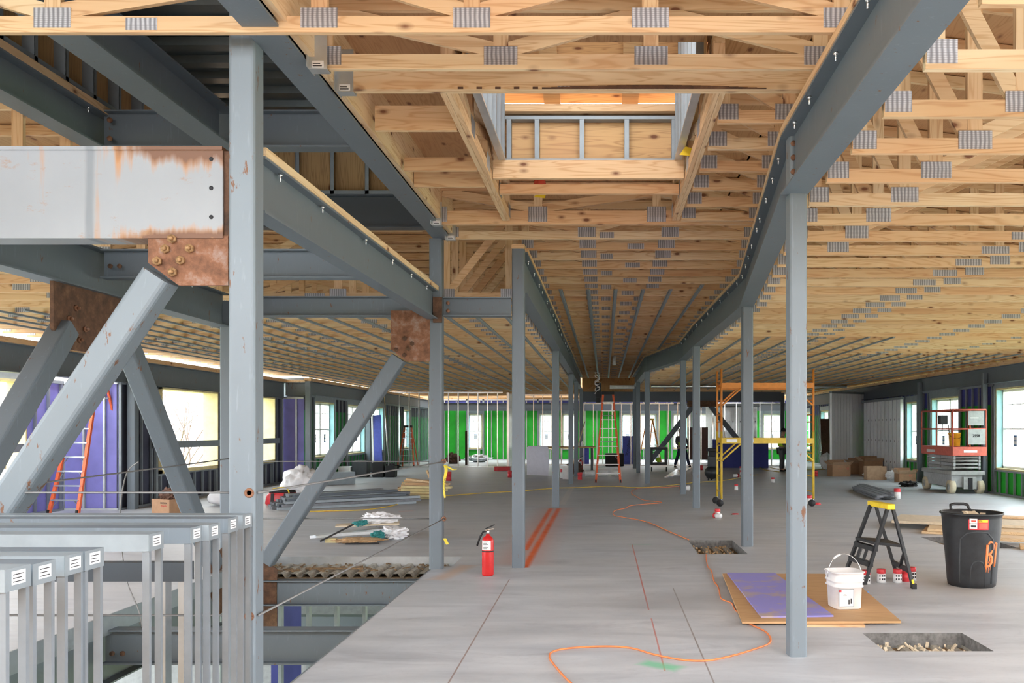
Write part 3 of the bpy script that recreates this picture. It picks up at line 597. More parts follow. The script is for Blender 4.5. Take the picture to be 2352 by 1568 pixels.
# ---------------- shaft upper walls and metal deck ----------------
def ply_wall(name, x0, x1, y0, y1, z0, z1, ax, sp=.4, face=1, smat='galv_dull', pm='plywood_dark'):
    t = thing(name, None, None, (x0, y0, z0), kind='structure')
    if ax == 'y':
        MB().box(x0-.012, x0, y0, y1, z0, z1).build('plywood', M[pm], t); MB().box(x0, x0+.1, y0, y1, z0, z0+.04).build('track', M[smat], t)
        y = y0 + .1
        while y < y1: MB().box(x0, x0+.1, y, y+.004, z0, z1).box(x0+.097, x0+.1, y, y+.04, z0, z1).build('stud', M[smat], t); y += sp
    else:
        MB().box(x0, x1, y0, y0+.012, z0, z1).build('plywood', M[pm], t); MB().box(x0, x1, y0-.1, y0, z0, z0+.04).build('track', M[smat], t)
        x = x0 + .05
        while x < x1: MB().box(x, x+.004, y0-.1, y0, z0, z1).box(x, x+.045, y0-.1, y0-.097, z0, z1).build('stud', M[smat], t); x += sp
ply_wall('wall_shaft_left', -4.44, 0, 2.0, 10.5, 4.42, 5.07, 'y')
tag(MB().box(-1.79, -1.77, 1.2, 10.5, 4.22, 5.12).build('wall_shaft_right', M['plywood_dark'], loc=(-1.78,6,4.2)), kind='structure')
ply_wall('wall_shaft_back', -4.4, -1.8, 10.5, 0, 4.31, 5.07, 'x', pm='plywood_dark')
mb = MB(); y = 1.5
while y < 10.6:
    pr = [(0,0),(.03,-.06),(.16,-.06),(.19,0),(.24,0),(.25,.012),(.26,0),(.39,0)]
    for (ya, za), (yb, zb) in zip(pr[:-1], pr[1:]): mb.add([(-4.6,y+ya,5.07+za+.06),(-1.7,y+ya,5.07+za+.06),(-1.7,y+yb,5.07+zb+.06),(-4.6,y+yb,5.07+zb+.06)], [(0,1,2,3)])
    y += .39
tag(mb.build('ceiling', M['deck_metal'], loc=(-3.1, 6, 5.1)), kind='structure')
tag(MB().box(-10, 10, 46.35, 46.4, 3.1, 4.2).build('wall_back_upper', M['plywood_dark'], loc=(0,46.4,3.1)), kind='structure')
# ---------------- roof sheathing and trusses ----------------
ZR = 4.22; RB = [False]
wood('plywood_roof', 1, (.50,.33,.18), (.34,.19,.09), .3)
tag(MB().box(1.38, 1.40, 1.0, 41, 4.22, 4.64).build('trim_7', M['plywood_dark'], loc=(1.39,20,4.22)), kind='structure')
slab('ceiling', [(-4.5, -1.78, 1, 10.52, 's'), (-.93, .70, 6.1, 8.3, 'b'), (-5.2, 1.4, 42.6, 44.2, 'far')], -5.2, 1.4, 1.0, YB, ZR, ZR + .02, M['plywood_roof'])  # far gap: unseen roof opening added to let daylight reach the back wall
tag(MB().prism([(1.4,1.0,4.62), (9.95,1.0,3.60), (9.95,1.0,3.62), (1.4,1.0,4.64)], (0, 42.5, 0)).build('ceiling', M['plywood_roof'], loc=(7,20,4)), kind='structure')
tag(MB().prism([(-5.2,1.0,ZR), (-9.9,1.0,3.50), (-9.9,1.0,3.52), (-5.2,1.0,ZR+.02)], (0, 42.5, 0)).build('ceiling', M['plywood_roof'], loc=(-7,20,4)), kind='structure')
def ztop(x):
    if RB[0]: return 4.61 - (x - 1.4) / 8.55 * 1.02
    if x < -5.2: return ZR - .01 - (-5.2 - x) / 4.7 * .72
    return ZR - .01
def truss(x0, x1, y, zb, label, near, joints, plates, group, ply=1, ch=.089, cat='roof truss', name='roof_truss'):
    th = .038 * ply; t = None; yy = y
    bc = MB().obox((x0,yy,zb+ch/2), (x1,yy,zb+ch/2), th, ch)
    xs = [x0] + [x for x in (-5.2, 5.2) if x0 < x < x1] + [x1]; tc = MB()
    for a, b_ in zip(xs[:-1], xs[1:]): tc.obox((a,yy,ztop(a)-.045), (b_,yy,ztop(b_)-.045), th, .089)
    js = [x0 + .045] + [j for j in joints if x0 + .5 < j < x1 - .5] + [x1 - .045]
    webs = []
    if not near: js = js[:1] + js[1:-1:2] + js[-1:]
    for k, j in enumerate(js): webs.append(((j,yy,zb+ch), (j,yy,ztop(j)-.089)))
    for k, (a, b_) in enumerate(zip(js[:-1], js[1:])):
        if k % 2 == 0: webs.append(((a+.05,yy,ztop(a)-.10), (b_-.05,yy,zb+ch+.03)))
        else: webs.append(((a+.05,yy,zb+ch+.03), (b_-.05,yy,ztop(b_)-.10)))
    pl = []
    for j in js: pl.append((j-.10 if j > x0+.1 else j-.04, j+.10 if j < x1-.1 else j+.04, zb+.025, zb+ch+.045))
    for (a, wdt) in plates:
        if x0 < a < x1 - wdt and all(a > q_[1] or a + wdt < q_[0] for q_ in pl): pl.append((a, a+wdt, zb+.012, zb+ch-.01))
    if near:
        t = thing(name, label, cat, ((x0+x1)/2, y, zb), group); bc.build('bottom_chord', M['wood_x'], t); tc.build('top_chord', M['wood_x'], t)
        for a, b_ in webs:
            m_ = 'wood_z' if abs(a[0]-b_[0]) < .01 else 'wood_x'
            MB().obox(a, b_, th - (.002 if m_ == 'wood_z' else .006), .089, up=(1,0,0) if m_ == 'wood_z' else (0,0,1)).build('web', M[m_], t)
        for a, b_, z0, z1 in pl: MB().box(a, b_, yy-th/2-.003, yy-th/2, z0, z1).build('connector_plate', M['plate'], t)
    else:
        mb = MB(); mb.v, mb.f, mb.m, mb.sm = bc.v, bc.f, bc.m, bc.sm
        n = len(mb.v); mb.v += tc.v; mb.f += [[i+n for i in f] for f in tc.f]; mb.m += tc.m; mb.sm += tc.sm
        for a, b_ in webs: mb.obox(a, b_, th - (.002 if abs(a[0]-b_[0]) < .01 else .006), .089)
        mb.mi = 1
        for a, b_, z0, z1 in pl: mb.box(a, b_, yy-th/2-.003, yy-th/2, z0, z1)
        t = mb.build(name, [M['wood_x'], M['plate']], loc=((x0+x1)/2, y, zb)); tag(t, label, cat, group)
    return t
ORD_ = ['first','second','third','fourth','fifth','sixth','seventh','eighth','ninth','tenth','eleventh','twelfth','thirteenth','fourteenth']
TEN = {20:'twent', 30:'thirt', 40:'fort', 50:'fift', 60:'sixt', 70:'sevent'}
ONE = ['','first','second','third','fourth','fifth','sixth','seventh','eighth','ninth']
ORD = ORD_ + ['fifteenth','sixteenth','seventeenth','eighteenth','nineteenth'] + [(TEN[t_]+'ieth') if o_ == 0 else TEN[t_]+'y-'+ONE[o_] for t_ in (20,30,40,50,60,70) for o_ in range(10)]
# right bay
RB[0] = True
y = 3.5; i = 0
while y < 46:
    near = y < 12.4
    lb = 'pine roof truss over the right bay, %s from the top right corner of the picture' % ORD[i] if near else 'pine roof truss over the right bay, %s row back in the tightly stacked rows' % ORD[i]
    truss(xr(y) + .13, 9.8, y, 3.25, lb, near, [2.2, 4.0, 5.8, 7.6], [(3.55, .26), (5.95, .28), (xr(y)+.14, .22)], 'right bay roof trusses near the camera' if near else 'right bay roof trusses farther back')
    y += .63; i += 1
# left bay
RB[0] = False
y = 4.6; i = 0
while y < 46:
    if y < 10.4: x0, x1, lb, gr = -9.75, -4.56, 'pine roof truss left of the shaft above the long girder, %s back' % ORD[i], 'roof trusses left of the shaft'
    else: x0, x1, gr = (-9.75 if y < 27 else -9.1), -1.1, 'left bay roof trusses'; lb = 'pine roof truss over the left bay beyond the shaft, %s row back' % ORD[i-10] if y > 10.8 else 'pine roof truss standing on the beam at the back of the shaft'
    if y > 10.4 and i == 10: pass
    truss(x0, x1, y, 3.16, lb, y < 12.5, [-8.3, -6.6, -4.9, -3.2, -1.9], [(-6.1, .26), (-3.6, .24), (-7.9, .2)], gr)
    y += .63; i += 1
# corridor
CJ = [-.85, .1, 1.0]
truss(-3.9, xr(4.94), 4.94, 3.77, 'foremost pine truss crossing the whole top of the picture', True, [-3.0, -1.55, -.72, .25, 1.0], [(-2.6,.17)], 'corridor roof trusses')
truss(-1.72, xr(5.44), 5.44, 3.77, 'second pine truss from the top, its left end in a metal hanger', True, [-.62, .28], [], 'corridor roof trusses')
t = thing('header_beam', 'doubled pine header beam just below the top truss, with bark edge', 'timber beam', (0, 5.85, 3.80))
for dy in (-.02, .02): MB().obox((-1.72,5.85+dy,3.865), (xr(5.85),5.85+dy,3.865), .037, .14).build('ply', M['wood_x'], t)
MB().box(-.75, .2, 5.808, 5.811, 3.92, 3.945).box(-.3,.55,5.808,5.811,3.795,3.815).build('connector_plate', M['plate'], t)
mb = MB(); rb = random.Random(2)
for q_ in range(34):
    x_ = -1.0 + q_*.06; hgt = (.006 + .018*math.sin(max(0,(q_-9))/24*math.pi)) if q_ > 9 else (.012 if q_ % 2 else 0)
    if hgt > 0: mb.box(x_, x_+(.06 if q_ > 9 else .035), 5.8075, 5.8105, 3.795, 3.797+hgt)
mb.build('bark_edge', M['rust_dark'], t)
k = 0; y = 6.4
while y < 9.4:
    truss(.80, xr(y), y, 3.77, 'short pine truss at the %s of the roof opening, %s back from the top header' % ('right', ORD[k]), True, [], [], 'short trusses right of the roof opening'); y += .6; k += 1
truss(-1.80, xr(9.56), 9.58, 3.77, 'deep pine girder truss closing the roof opening, big metal plate at mid-span', True, [-.7, .55], [], 'corridor roof trusses', ply=2, ch=.14)
y = 10.32; i = 0
while y < 39.3:
    x0 = -1.80 if y < 10.4 else (-1.0)
    near = y < 14.2
    lb = 'pine roof truss over the corridor, %s behind the deep girder truss' % ORD[i] if near else 'pine roof truss over the corridor channels, %s behind the deep girder truss' % ORD[i]
    truss(x0, xr(y), y, 3.77, lb, near, [-.2, .75], [(.28,.2)] if i % 2 else [(-.05,.16), (.5,.15)], 'corridor roof trusses')
    y += .63; i += 1
# lengthwise girder trusses beside the opening
for X, lb in ((-1.03, 'slanting doubled timber girder at the left of the roof opening'), (.75, 'slanting doubled timber girder at the right of the roof opening')):
    t = thing('girder_truss', lb, 'roof truss', (X, 7.7, 3.80), 'girder trusses beside the roof opening')
    for dx in (-.02, .02): MB().box(X+dx-.019, X+dx+.019, 5.9, 9.52, 3.80, 3.89).build('bottom_chord', M['wood_y'], t)
    MB().box(X-.038, X+.038, 5.9, 9.5, 4.13, 4.21).build('top_chord', M['wood_y'], t)
    ys = [5.95, 6.85, 7.75, 8.65, 9.48]
    for k, yy in enumerate(ys): MB().obox((X, yy, 3.89), (X, yy, 4.13), .076, .089, up=(0,1,0)).build('web', M['wood_z'], t)
    for k in range(4): MB().obox((X, ys[k]+.05, 3.92 if k % 2 else 4.11), (X, ys[k+1]-.05, 4.11 if k % 2 else 3.92), .07, .089).build('web', M['wood_y'], t)
    for yy in ys[1:]:
        s = 1 if X < 0 else -1; MB().box(X+s*.039-.001, X+s*.039+.002, yy-.1, yy+.1, 3.83, 3.96).build('connector_plate', M['plate'], t)
def timber(a, b, wd, ht, label, mat='wood_x', name='blocking_board', up=(0,0,1)):
    o = MB().obox(a, b, wd, ht, up=up).build(name, M[mat], loc=(Vector(a)+Vector(b))/2); return tag(o, label, 'timber')
timber((-1.68,6.65,3.89), (-1.08,6.65,3.89), .04, .18, 'pine blocking board with printed stamp left of the left slanting girder')
timber((-1.7,7.7,3.86), (-1.08,7.7,3.86), .04, .11, 'pine blocking board, second down left of the slanting girder')
timber((-1.72,8.2,3.87), (-1.08,8.2,3.87), .04, .14, 'pine blocking board, lowest above the hanger left of the slanting girder')
timber((-.98,8.0,3.90), (.70,8.0,3.90), .05, .16, 'pine header board directly under the steel framed panel in the roof opening')
timber((-.98,8.5,3.86), (.70,8.5,3.86), .04, .09, 'pine board behind the red cap below the roof opening')
# steel-stud lined roof opening
t = thing('roof_opening_panel', 'galvanised stud frame backed with knotty plywood inside the roof opening', 'stud frame', (-.12, 8.1, 4.0))
MB().box(-.90, .65, 8.16, 8.175, 4.0, 4.42).build('plywood_panel', M['plywood_x'], t)
MB().box(-.90, .65, 8.06, 8.155, 4.0, 4.02).box(-.90, .65, 8.06, 8.155, 4.37, 4.40).build('track', M['galv_dull'], t)
for x in (-.87, -.62, -.22, .18, .60): MB().box(x, x+.04, 8.062, 8.153, 4.021, 4.369).build('stud', M['galv_dull'], t)
MB().box(-.93, .70, 8.0, 8.25, 4.42, 4.47).box(-.93, .70, 8.1, 8.25, 4.47, 4.52).build('wood_plate', M['wood_x'], t)
for X, s in ((-.93, 1), (.68, -1)):
    t2 = thing('stud_liner', 'steel stud lining on the %s side of the roof opening' % ('left' if s > 0 else 'right'), 'stud frame', (X, 7, 4.0))
    MB().box(X-.01, X, 6.0, 8.15, 4.0, 4.9).build('plywood_panel', M['plywood_dark'], t2)
    MB().box(min(X, X+s*.06), max(X, X+s*.06), 6.0, 8.1, 3.98, 4.0).build('track', M['galv'], t2)
    yy = 6.1
    while yy < 8.1: MB().box(min(X, X+s*.06), max(X, X+s*.06), yy, yy+.035, 4.0, 4.9).build('stud', M['galv_dull'], t2); yy += .3
tag(MB().prism([(-1.3,8.42,4.64), (1.05,8.42,4.64), (1.05,5.8,5.4), (-1.3,5.8,5.4)], (0,.005,.02)).build('ceiling', M['plywood_x'], loc=(0,7,5)), kind='structure')
for x0, x1 in ((-.55,-.40), (.15,.32)):
    timber(((x0+x1)/2, 8.35, 4.58), ((x0+x1)/2, 6.2, 5.22), .15, .04, 'greenish rafter board in the roof opening, %s of the two' % ('left' if x0 < 0 else 'right'), 'wood_aged', 'rafter')
# hangers
def hanger(x, y, z0, z1, label, s=1):
    t = thing('joist_hanger', label, 'metal bracket', (x, y, z0))
    MB().box(x-.02, x+.09, y-.03, y-.027, z0, z1).box(x-.02, x+.09, y+.045, y+.048, z0, z1).box(x-.02, x+.09, y-.03, y+.045, z0-.004, z0).box(x-.024, x-.018, y-.07, y+.09, z0, z1).build('strap', M['galv'], t)
    so = MB().box(x, x+.07, y-.032, y-.0305, z0+.005, z0+.045).build('label_sticker', M['label'], t)
    MB().box(x+.005, x+.06, y-.033, y-.032, z0+.012, z0+.018).box(x+.005, x+.05, y-.033, y-.032, z0+.026, z0+.031).build('print', M['ink'], so)
hanger(-1.74, 5.42, 3.76, 4.2, 'joist hanger at the left end of the second truss from the top')
hanger(-1.70, 5.84, 3.78, 4.05, 'joist hanger at the left end of the doubled header beam')
hanger(-1.80, 9.56, 3.76, 4.0, 'joist hanger at the left end of the deep girder truss')
hanger(-1.78, 10.31, 3.76, 3.95, 'joist hanger just below and right of the deep girder truss end')
# sprinkler-red cap and yellow flags
o = MB().lathe([(.06,0),(.065,.01),(.055,.07),(.05,.075)], P(1240,430,9.0), 16).build('red_pipe_cap', M['red_paint'], loc=P(1240,430,9.0)); tag(o, 'red pipe cap poking down between the trusses below the roof opening', 'cap')
for (x, y, d, lb) in ((1106, 68, 5.7, 'yellow tag on the truss at the top centre left'), (1240, 448, 9.3, 'yellow tag below the red pipe cap'), (1577, 350, 7.6, 'yellow tape flag on the right slanting girder')):
    p = P(x, y, d); o = MB().prism([p + Vector((-.06,0,-.02)), p + Vector((.05,0,-.03)), p + Vector((.07,0,.03)), p + Vector((-.01,0,.05))], (0,.002,0)).build('yellow_tag', M['yellow'], loc=p); tag(o, lb, 'tag')
# hat channels under the trusses
def furring(x, y0, y1, z, label, group, x1=None):
    x1 = x if x1 is None else x1
    pr = [(-.032,0),(-.019,0),(-.016,-.022),(.016,-.022),(.019,0),(.032,0),(.032,.001),(-.032,.001)]
    o = MB().prism([(x+a, y0, z+b_) for a, b_ in pr], (x1-x, y1-y0, 0)).build('furring_channel', M['galv_dull'], loc=(x, y0, z)); tag(o, label, 'ceiling channel', group)
for k, x in enumerate([-.68, -.25, .175, .605, 1.03]): furring(x, 14.0, 38.5, 3.768, 'steel ceiling channel over the corridor, %s from the left' % ORD[k], 'corridor ceiling channels')
furring(1.47, 13.55, 25.5, 3.768, 'rightmost steel ceiling channel over the corridor', 'corridor ceiling channels')
for k in range(7): furring(2.49 + .444*k, 16.1, 37.5, 3.248, 'steel ceiling channel in the right bay, %s of the longer set counted from the corridor' % ORD[k], 'right bay ceiling channels')
for k in range(9): furring(5.60 + .436*k, 19.7, 45 if k > 5 else 38, 3.248, 'steel ceiling channel in the right bay, %s of the shorter set starting farther back' % ORD[k], 'right bay ceiling channels')
for k in range(19):
    x = -1.35 - .41*k; y0 = 11.0 if x > -4.6 else 11.7
    furring(x, y0, 37.3, 3.158, 'steel ceiling channel in the left bay, %s counted leftwards from the corridor' % ORD[k], 'left bay ceiling channels')
# long pipe / conduit at the far right bay
tag(MB().tube([(1.6,31.0,3.05), (8.3,31.0,3.05)], .06, 10).build('horizontal_pipe', M['galv_bright'], loc=(5,31,3.05)), 'long horizontal pale pipe hung under the right bay ceiling behind the scaffold', 'pipe')
tag(MB().tube([(.2,33,3.12), (1.1,33,3.12)], .07, 10).build('horizontal_pipe', M['pvc'], loc=(.6,33,3.12)), 'short white pipe hanging at the end of the corridor near the ladder top', 'pipe')
tag(MB().tube([P(1411,818,27), P(1411,838,27)], .055, 10).build('pipe_stub', M['pvc'], loc=P(1411,838,27)), 'short white pipe stub pointing down from the corridor ceiling', 'pipe')
pts = []
for k in range(70): a = k*.55; pts.append(P(1372 + 6*math.sin(a*1.3), 857 + k*.6 + 6*math.cos(a), 27) + Vector((0, .05*math.sin(a), 0)))
tag(MB().tube(pts, .006, 5).build('wire_coil', M['white_plastic'], loc=P(1372, 880, 27)), 'tangled coil of white wire hanging from the corridor ceiling', 'wire')
tag(MB().box(-.27,-.1,27.6,27.9,2.55,3.0).box(-.25,-.12,27.65,27.85,2.40,2.55).build('hanging_unit', M['black'], loc=(-.2,27.7,2.4)), 'black unit hanging below the wire coil beside the ladder top', 'equipment')
#FRAMES
# ---------------- steel stud frames leaning in the shaft ----------------
def label_on(x0, x1, y, z0, z1, t, txtlines=True):
    o = MB().box(x0, x1, y-.0015, y, z0, z1).build('sticker', M['label'], t)
    if txtlines:
        mb = MB()
        for k in range(3): zz = z1 - (z1-z0)*(.25 + .25*k); mb.box(x0+(x1-x0)*.12, x0+(x1-x0)*(.85-.2*(k%2)), y-.0025, y-.0015, zz-.0015, zz+.002)
        mb.build('print', M['ink'], o)
FR = [(590,4.93,1183,.09), (556,4.70,1191,.07), (512,4.42,1206,.06), (470,4.30,1212,.07), (375,3.98,1227,.115), (228,3.48,1266,.06), (181,3.36,1277,.11), (108,3.12,1296,.11), (45,2.95,1308,.09)]
for i, (xe, d, yt, th) in enumerate(FR):
    X = (xe-32-CX)*d/F_PX; zt = H - (yt-HY)*d/F_PX; D_ = .13
    t = thing('partition_panel', 'grey steel stud panel in the left foreground, %s counted from the foreground column' % ORD[i], 'stud panel', (X-.5, d, -3.0), 'stud panels standing in the shaft')
    hh = .075
    MB().box(-4.1, X-.002, d-.002, d, zt-hh, zt).box(-4.1, X-.002, d+D_-.002, d+D_, zt-hh, zt-.003).box(-4.1, X-.002, d, d+D_, zt-.003, zt).build('top_track', M['primer' if i % 2 else 'galv_dull'], t)
    MB().box(X-.032, X-.002, d+.003, d+.022, -3.0, zt-hh*.6).build('stud', M['panel_stud'], t); MB().box(X-.030, X-.003, d+D_-.022, d+D_-.003, -3.0, zt-hh*.6).build('stud', M['panel_stud'], t)
    MB().box(X-.002, X, d, d+D_, zt-hh, zt).build('end_cap', M['galv_dull'], t)
    so = MB().box(X, X+.0015, d+.03, d+.10, zt-hh*.75, zt-hh*.15).build('sticker', M['label'], t)
    mb = MB()
    for k in range(3): mb.box(X+.0015, X+.0025, d+.035, d+.09-.012*(k%2), zt-hh*(.3+.16*k)-.002, zt-hh*(.3+.16*k)+.001)
    mb.build('print', M['ink'], so)
t = thing('partition_panel', 'low grey steel stud frame behind the others, seen between the upright studs', 'stud frame', (-3, 5.9, -3.0))
MB().box(-4.25, -2.72, 5.9, 5.903, .62, .74).box(-4.25, -2.72, 6.0, 6.003, .62, .74).box(-4.25, -2.72, 5.9, 6.0, .74, .743).build('top_track', M['primer_dark'], t)
for x in (-2.78, -2.90): MB().box(x, x+.038, 5.905, 5.99, -3, .62).build('stud', M['galv'], t)
# ---------------- lower storey glimpsed through the shaft ----------------
slab('floor_lower', [], -12, 6, -2, 22, -4.25, -4.1, M['lower_floor'])
t = thing('wall_lower', None, None, (-3, 11.6, -3.6), kind='structure')
MB().box(-5.0, -.5, 11.6, 11.72, -.60, -.50).build('top_track', M['galv_dull'], t)
for k in range(12): MB().box(-4.9+.36*k, -4.86+.36*k, 11.6, 11.7, -4.1, -.6).build('stud', M['galv_dull'], t)
tag(MB().box(-9, 0, 16.0, 16.05, -4.1, -1.2).build('wall_lower_back', M['lower_floor'], loc=(-4,16,-4.1)), kind='structure')
tag(MB().box(-9, 0, 14.5, 14.7, -1.9, -1.4).build('lower_beam', M['primer'], loc=(-4,14.5,-1.9)), 'grey beam of the lower storey seen through the studs below the deck edge', 'beam')
tag(MB().box(-4.6, -4.45, 12.5, 13.3, -4.1, -.6).build('wall_lower_side', M['navy_board'], loc=(-4.5,13,-4.1)), kind='structure')
tag(MB().box(-10.9, 9.9, -2.6, -2.5, -4.3, 3.4).build('wall_light_blocker', M['plywood_x'], loc=(0,-2.55,0)), kind='structure')  # unseen wall added behind the camera to block horizon light
# ---------------- outside ----------------
g_ = MB(); g_.add([(-90,-40,-4.3),(90,-40,-4.3),(90,140,-4.3),(-90,140,-4.3)], [(0,1,2,3)]); tag(g_.build('ground', M['grass'], loc=(0,0,-4.3)), kind='structure')
hb = MB(); n = 40
for i in range(n):
    a0, a1 = math.pi*(-.1+1.2*i/n), math.pi*(-.1+1.2*(i+1)/n)
    r0, r1 = 62, 90
    pts = [(r0*math.cos(a0), 20+r0*math.sin(a0), -4.4), (r0*math.cos(a1), 20+r0*math.sin(a1), -4.4), (r1*math.cos(a1), 20+r1*math.sin(a1), 7+1.5*math.sin(7*a1)), (r1*math.cos(a0), 20+r1*math.sin(a0), 7+1.5*math.sin(7*a0))]
    hb.add(pts, [(0,1,2,3)])
tag(hb.build('hillside', M['bank'], loc=(0,60,-4.4)), kind='structure')
def tree(x, y, z, h, label, seed):
    r = random.Random(seed); t = thing('bare_tree', label, 'tree', (x, y, z)); 
    tr_ = MB().tube([(x,y,z),(x+.1,y,z+h*.3),(x-.1,y+.1,z+h*.55)], .1, 7, radii=[.14,.1,.05]); tr_.build('trunk', M['branch'], t); mb = MB()
    def br(p, d, L, rad, k):
        q = p + d*L; m_ = p + d*L*.5 + Vector((r.uniform(-.1,.1), r.uniform(-.1,.1), r.uniform(-.05,.1)))*L*.4; mb.tube([p, m_, q], rad, 4, False, [rad, rad*.8, rad*.5])
        if k > 0:
            for _ in range(3): nd = (d + Vector((r.uniform(-.8,.8), r.uniform(-.8,.8), r.uniform(-.3,.7)))).normalized(); br(q if _ else m_, nd, L*.68, rad*.55, k-1)
    for i in range(11): br(Vector((x, y, z+h*r.uniform(.15,.55))), Vector((r.uniform(-1,1), r.uniform(-1,1), r.uniform(.2,1))).normalized(), h*.26, .045, 3)
    mb.build('branches', M['branch'], t)
for i, (x, y) in enumerate([(-15.5, 24), (-16, 34), (-24, 29), (-25, 18)]): tree(x, y, -4.3, 9.5, 'bare branching tree outside the left window openings, %s along' % ORD[i], i)
# ---------------- writing ----------------
def text(s, size, loc, right, up, mat, parent, name='print', thick=.0006, bold=0, align='CENTER'):
    cu = bpy.data.curves.new('txt', 'FONT'); cu.body = s; cu.size = size; cu.align_x = align; cu.align_y = 'CENTER'; cu.extrude = thick; cu.offset = bold; cu.resolution_u = 2
    tmp = bpy.data.objects.new('tmp', cu); COL.objects.link(tmp); dg = bpy.context.evaluated_depsgraph_get()
    me = bpy.data.meshes.new_from_object(tmp.evaluated_get(dg)); bpy.data.objects.remove(tmp); r = Vector(right).normalized(); u = Vector(up).normalized(); n = r.cross(u)
    mt = Matrix((( r.x,u.x,n.x), (r.y,u.y,n.y), (r.z,u.z,n.z))).to_4x4(); mt.translation = Vector(loc) - Vector(parent.get('_w', (0,0,0)))
    me.transform(mt); me.materials.clear(); me.materials.append(M[mat]); me.name = name
    o = bpy.data.objects.new(name, me); COL.objects.link(o); o.parent = parent; o['_w'] = parent['_w']; return o
R_, U_ = (1, 0, 0), (0, 0, 1)
# ---------------- fire extinguisher ----------------
def extinguisher(p, label, s=1.0):
    p = Vector(p); t = thing('fire_extinguisher', label, 'fire extinguisher', p)
    MB().lathe([(.058*s,0),(.064*s,.012*s),(.065*s,.03*s),(.065*s,.37*s),(.060*s,.40*s),(.045*s,.425*s),(.022*s,.44*s),(.02*s,.455*s)], p, 28).build('tank', M['ext_red'], t)
    MB().lathe([(.066*s,.262*s),(.0665*s,.264*s),(.0665*s,.274*s),(.066*s,.276*s)], p, 28).build('strap', M['black'], t)
    lb = MB(); n = 10
    for i in range(n):
        a0 = math.radians(-150 + 95*i/n); a1 = math.radians(-150 + 95*(i+1)/n); r = .0665*s
        lb.add([p+Vector((r*math.cos(a0), r*math.sin(a0), .285*s)), p+Vector((r*math.cos(a1), r*math.sin(a1), .285*s)), p+Vector((r*math.cos(a1), r*math.sin(a1), .39*s)), p+Vector((r*math.cos(a0), r*math.sin(a0), .39*s))], [(0,1,2,3)])
    lo = lb.build('instruction_label', M['label'], t)
    mb = MB()
    for k in range(6): mb.box(p.x-.04*s, p.x+(.012-.012*(k%2))*s, p.y-.0690*s, p.y-.0680*s, p.z+(.375-.015*k)*s, p.z+(.379-.015*k)*s)
    mb.build('print', M['ink'], lo)
    v = MB().tube([p+Vector((0,0,.45*s)), p+Vector((0,0,.50*s))], .017*s, 10); v.obox(p+Vector((-.03*s,0,.495*s)), p+Vector((.07*s,-.01*s,.515*s)), .02*s, .012*s); v.build('valve', M['chrome'], t)
    MB().obox(p+Vector((-.03*s,0,.51*s)), p+Vector((.075*s,-.02*s,.56*s)), .018*s, .012*s).build('lever', M['black'], t)
    MB().tube([p+Vector((-.01*s,0,.49*s)), p+Vector((-.05*s,-.01*s,.48*s)), p+Vector((-.085*s,-.02*s,.42*s)), p+Vector((-.115*s,-.02*s,.33*s))], .011*s, 8).build('hose', M['black'], t)
    return t
extinguisher(FL(1120.5, 1321), 'red fire extinguisher standing on the slab between two columns')
extinguisher((-.85, 32.3, 0), 'small distant red fire extinguisher beside the work table', 1.1)
# ---------------- rubbish bin ----------------
c = Vector((3.795, 9.36, 0)); t = thing('rubbish_bin', 'tall black plastic rubbish bin with orange spray painted B1 on it', 'bin', c)
prof = [(.215,0),(.232,.012),(.240,.06),(.262,.35),(.283,.56),(.292,.70),(.297,.735),(.312,.738),(.314,.752),(.306,.758),(.292,.752),(.28,.70),(.25,.45),(.22,.40)]
MB().lathe(prof, c, 48).build('body', M['black_plastic'], t)
def on_can(ang, z, off=.003):
    rs = [(r, zz) for r, zz in prof[:8]]; r = .3
    for (r0, z0), (r1, z1) in zip(rs[:-1], rs[1:]):
        if z0 <= z <= z1: r = r0 + (r1 - r0) * (z - z0) / (z1 - z0 + 1e-9)
    a = math.radians(ang); return c + Vector(((r+off)*math.cos(a), (r+off)*math.sin(a), z))
def can_strip(pts, hw, off=.003): 
    mb = MB(); q = [on_can(a, z, off) for a, z in pts]; mb.tube(q, hw, 8); return mb
def can_patch(a0, a1, z0, z1, off, n=8):
    mb = MB()
    for i in range(n):
        b0, b1 = a0+(a1-a0)*i/n, a0+(a1-a0)*(i+1)/n
        mb.add([on_can(b0,z0,off), on_can(b1,z0,off), on_can(b1,z1,off), on_can(b0,z1,off)], [(0,1,2,3)])
    return mb
can_strip([(-140,.05),(-138,.30),(-134,.50),(-120,.565),(-100,.58),(-80,.57),(-66,.50),(-62,.30),(-61,.05)], .010, .0).build('moulded_arch', M['charcoal'], t)
can_strip([(-116,.02),(-113,.22),(-108,.27),(-98,.285),(-88,.27),(-83,.22),(-80,.02)], .006, .0).build('moulded_arch', M['charcoal'], t)
MB().tube([c+Vector((-.10,.29,.75)), c+Vector((-.09,.33,.80)), c+Vector((-.05,.335,.81)), c+Vector((.05,.335,.81)), c+Vector((.09,.33,.80)), c+Vector((.10,.29,.75))], .016, 8).build('handle', M['black_plastic'], t)
lo = can_patch(-118, -79, .60, .705, .004).build('sticker', M['red_can'], t)
can_patch(-115.5, -101.5, .612, .712, .006).build('shield', M['label'], lo); can_patch(-112.5, -104, .68, .697, .0075, 3).build('red_panel', M['red_paint'], lo); can_patch(-113, -104, .625, .645, .0075, 3).build('dark_panel', M['ink'], lo)
can_patch(-99, -81, .675, .70, .006).build('yellow_panel', M['yellow'], lo); can_patch(-98, -81, .612, .668, .005).build('pink_panel', M['lift_red'], lo)
text('50%', .026, on_can(-95, .687, .008), (1,.1,0), U_, 'ink', lo); text('ROUGHNECK', .013, on_can(-108.5, .663, .009), (1,-.25,0), U_, 'ink', lo)
def curve_paint(pts, hw): return can_strip(pts, hw, -.003)
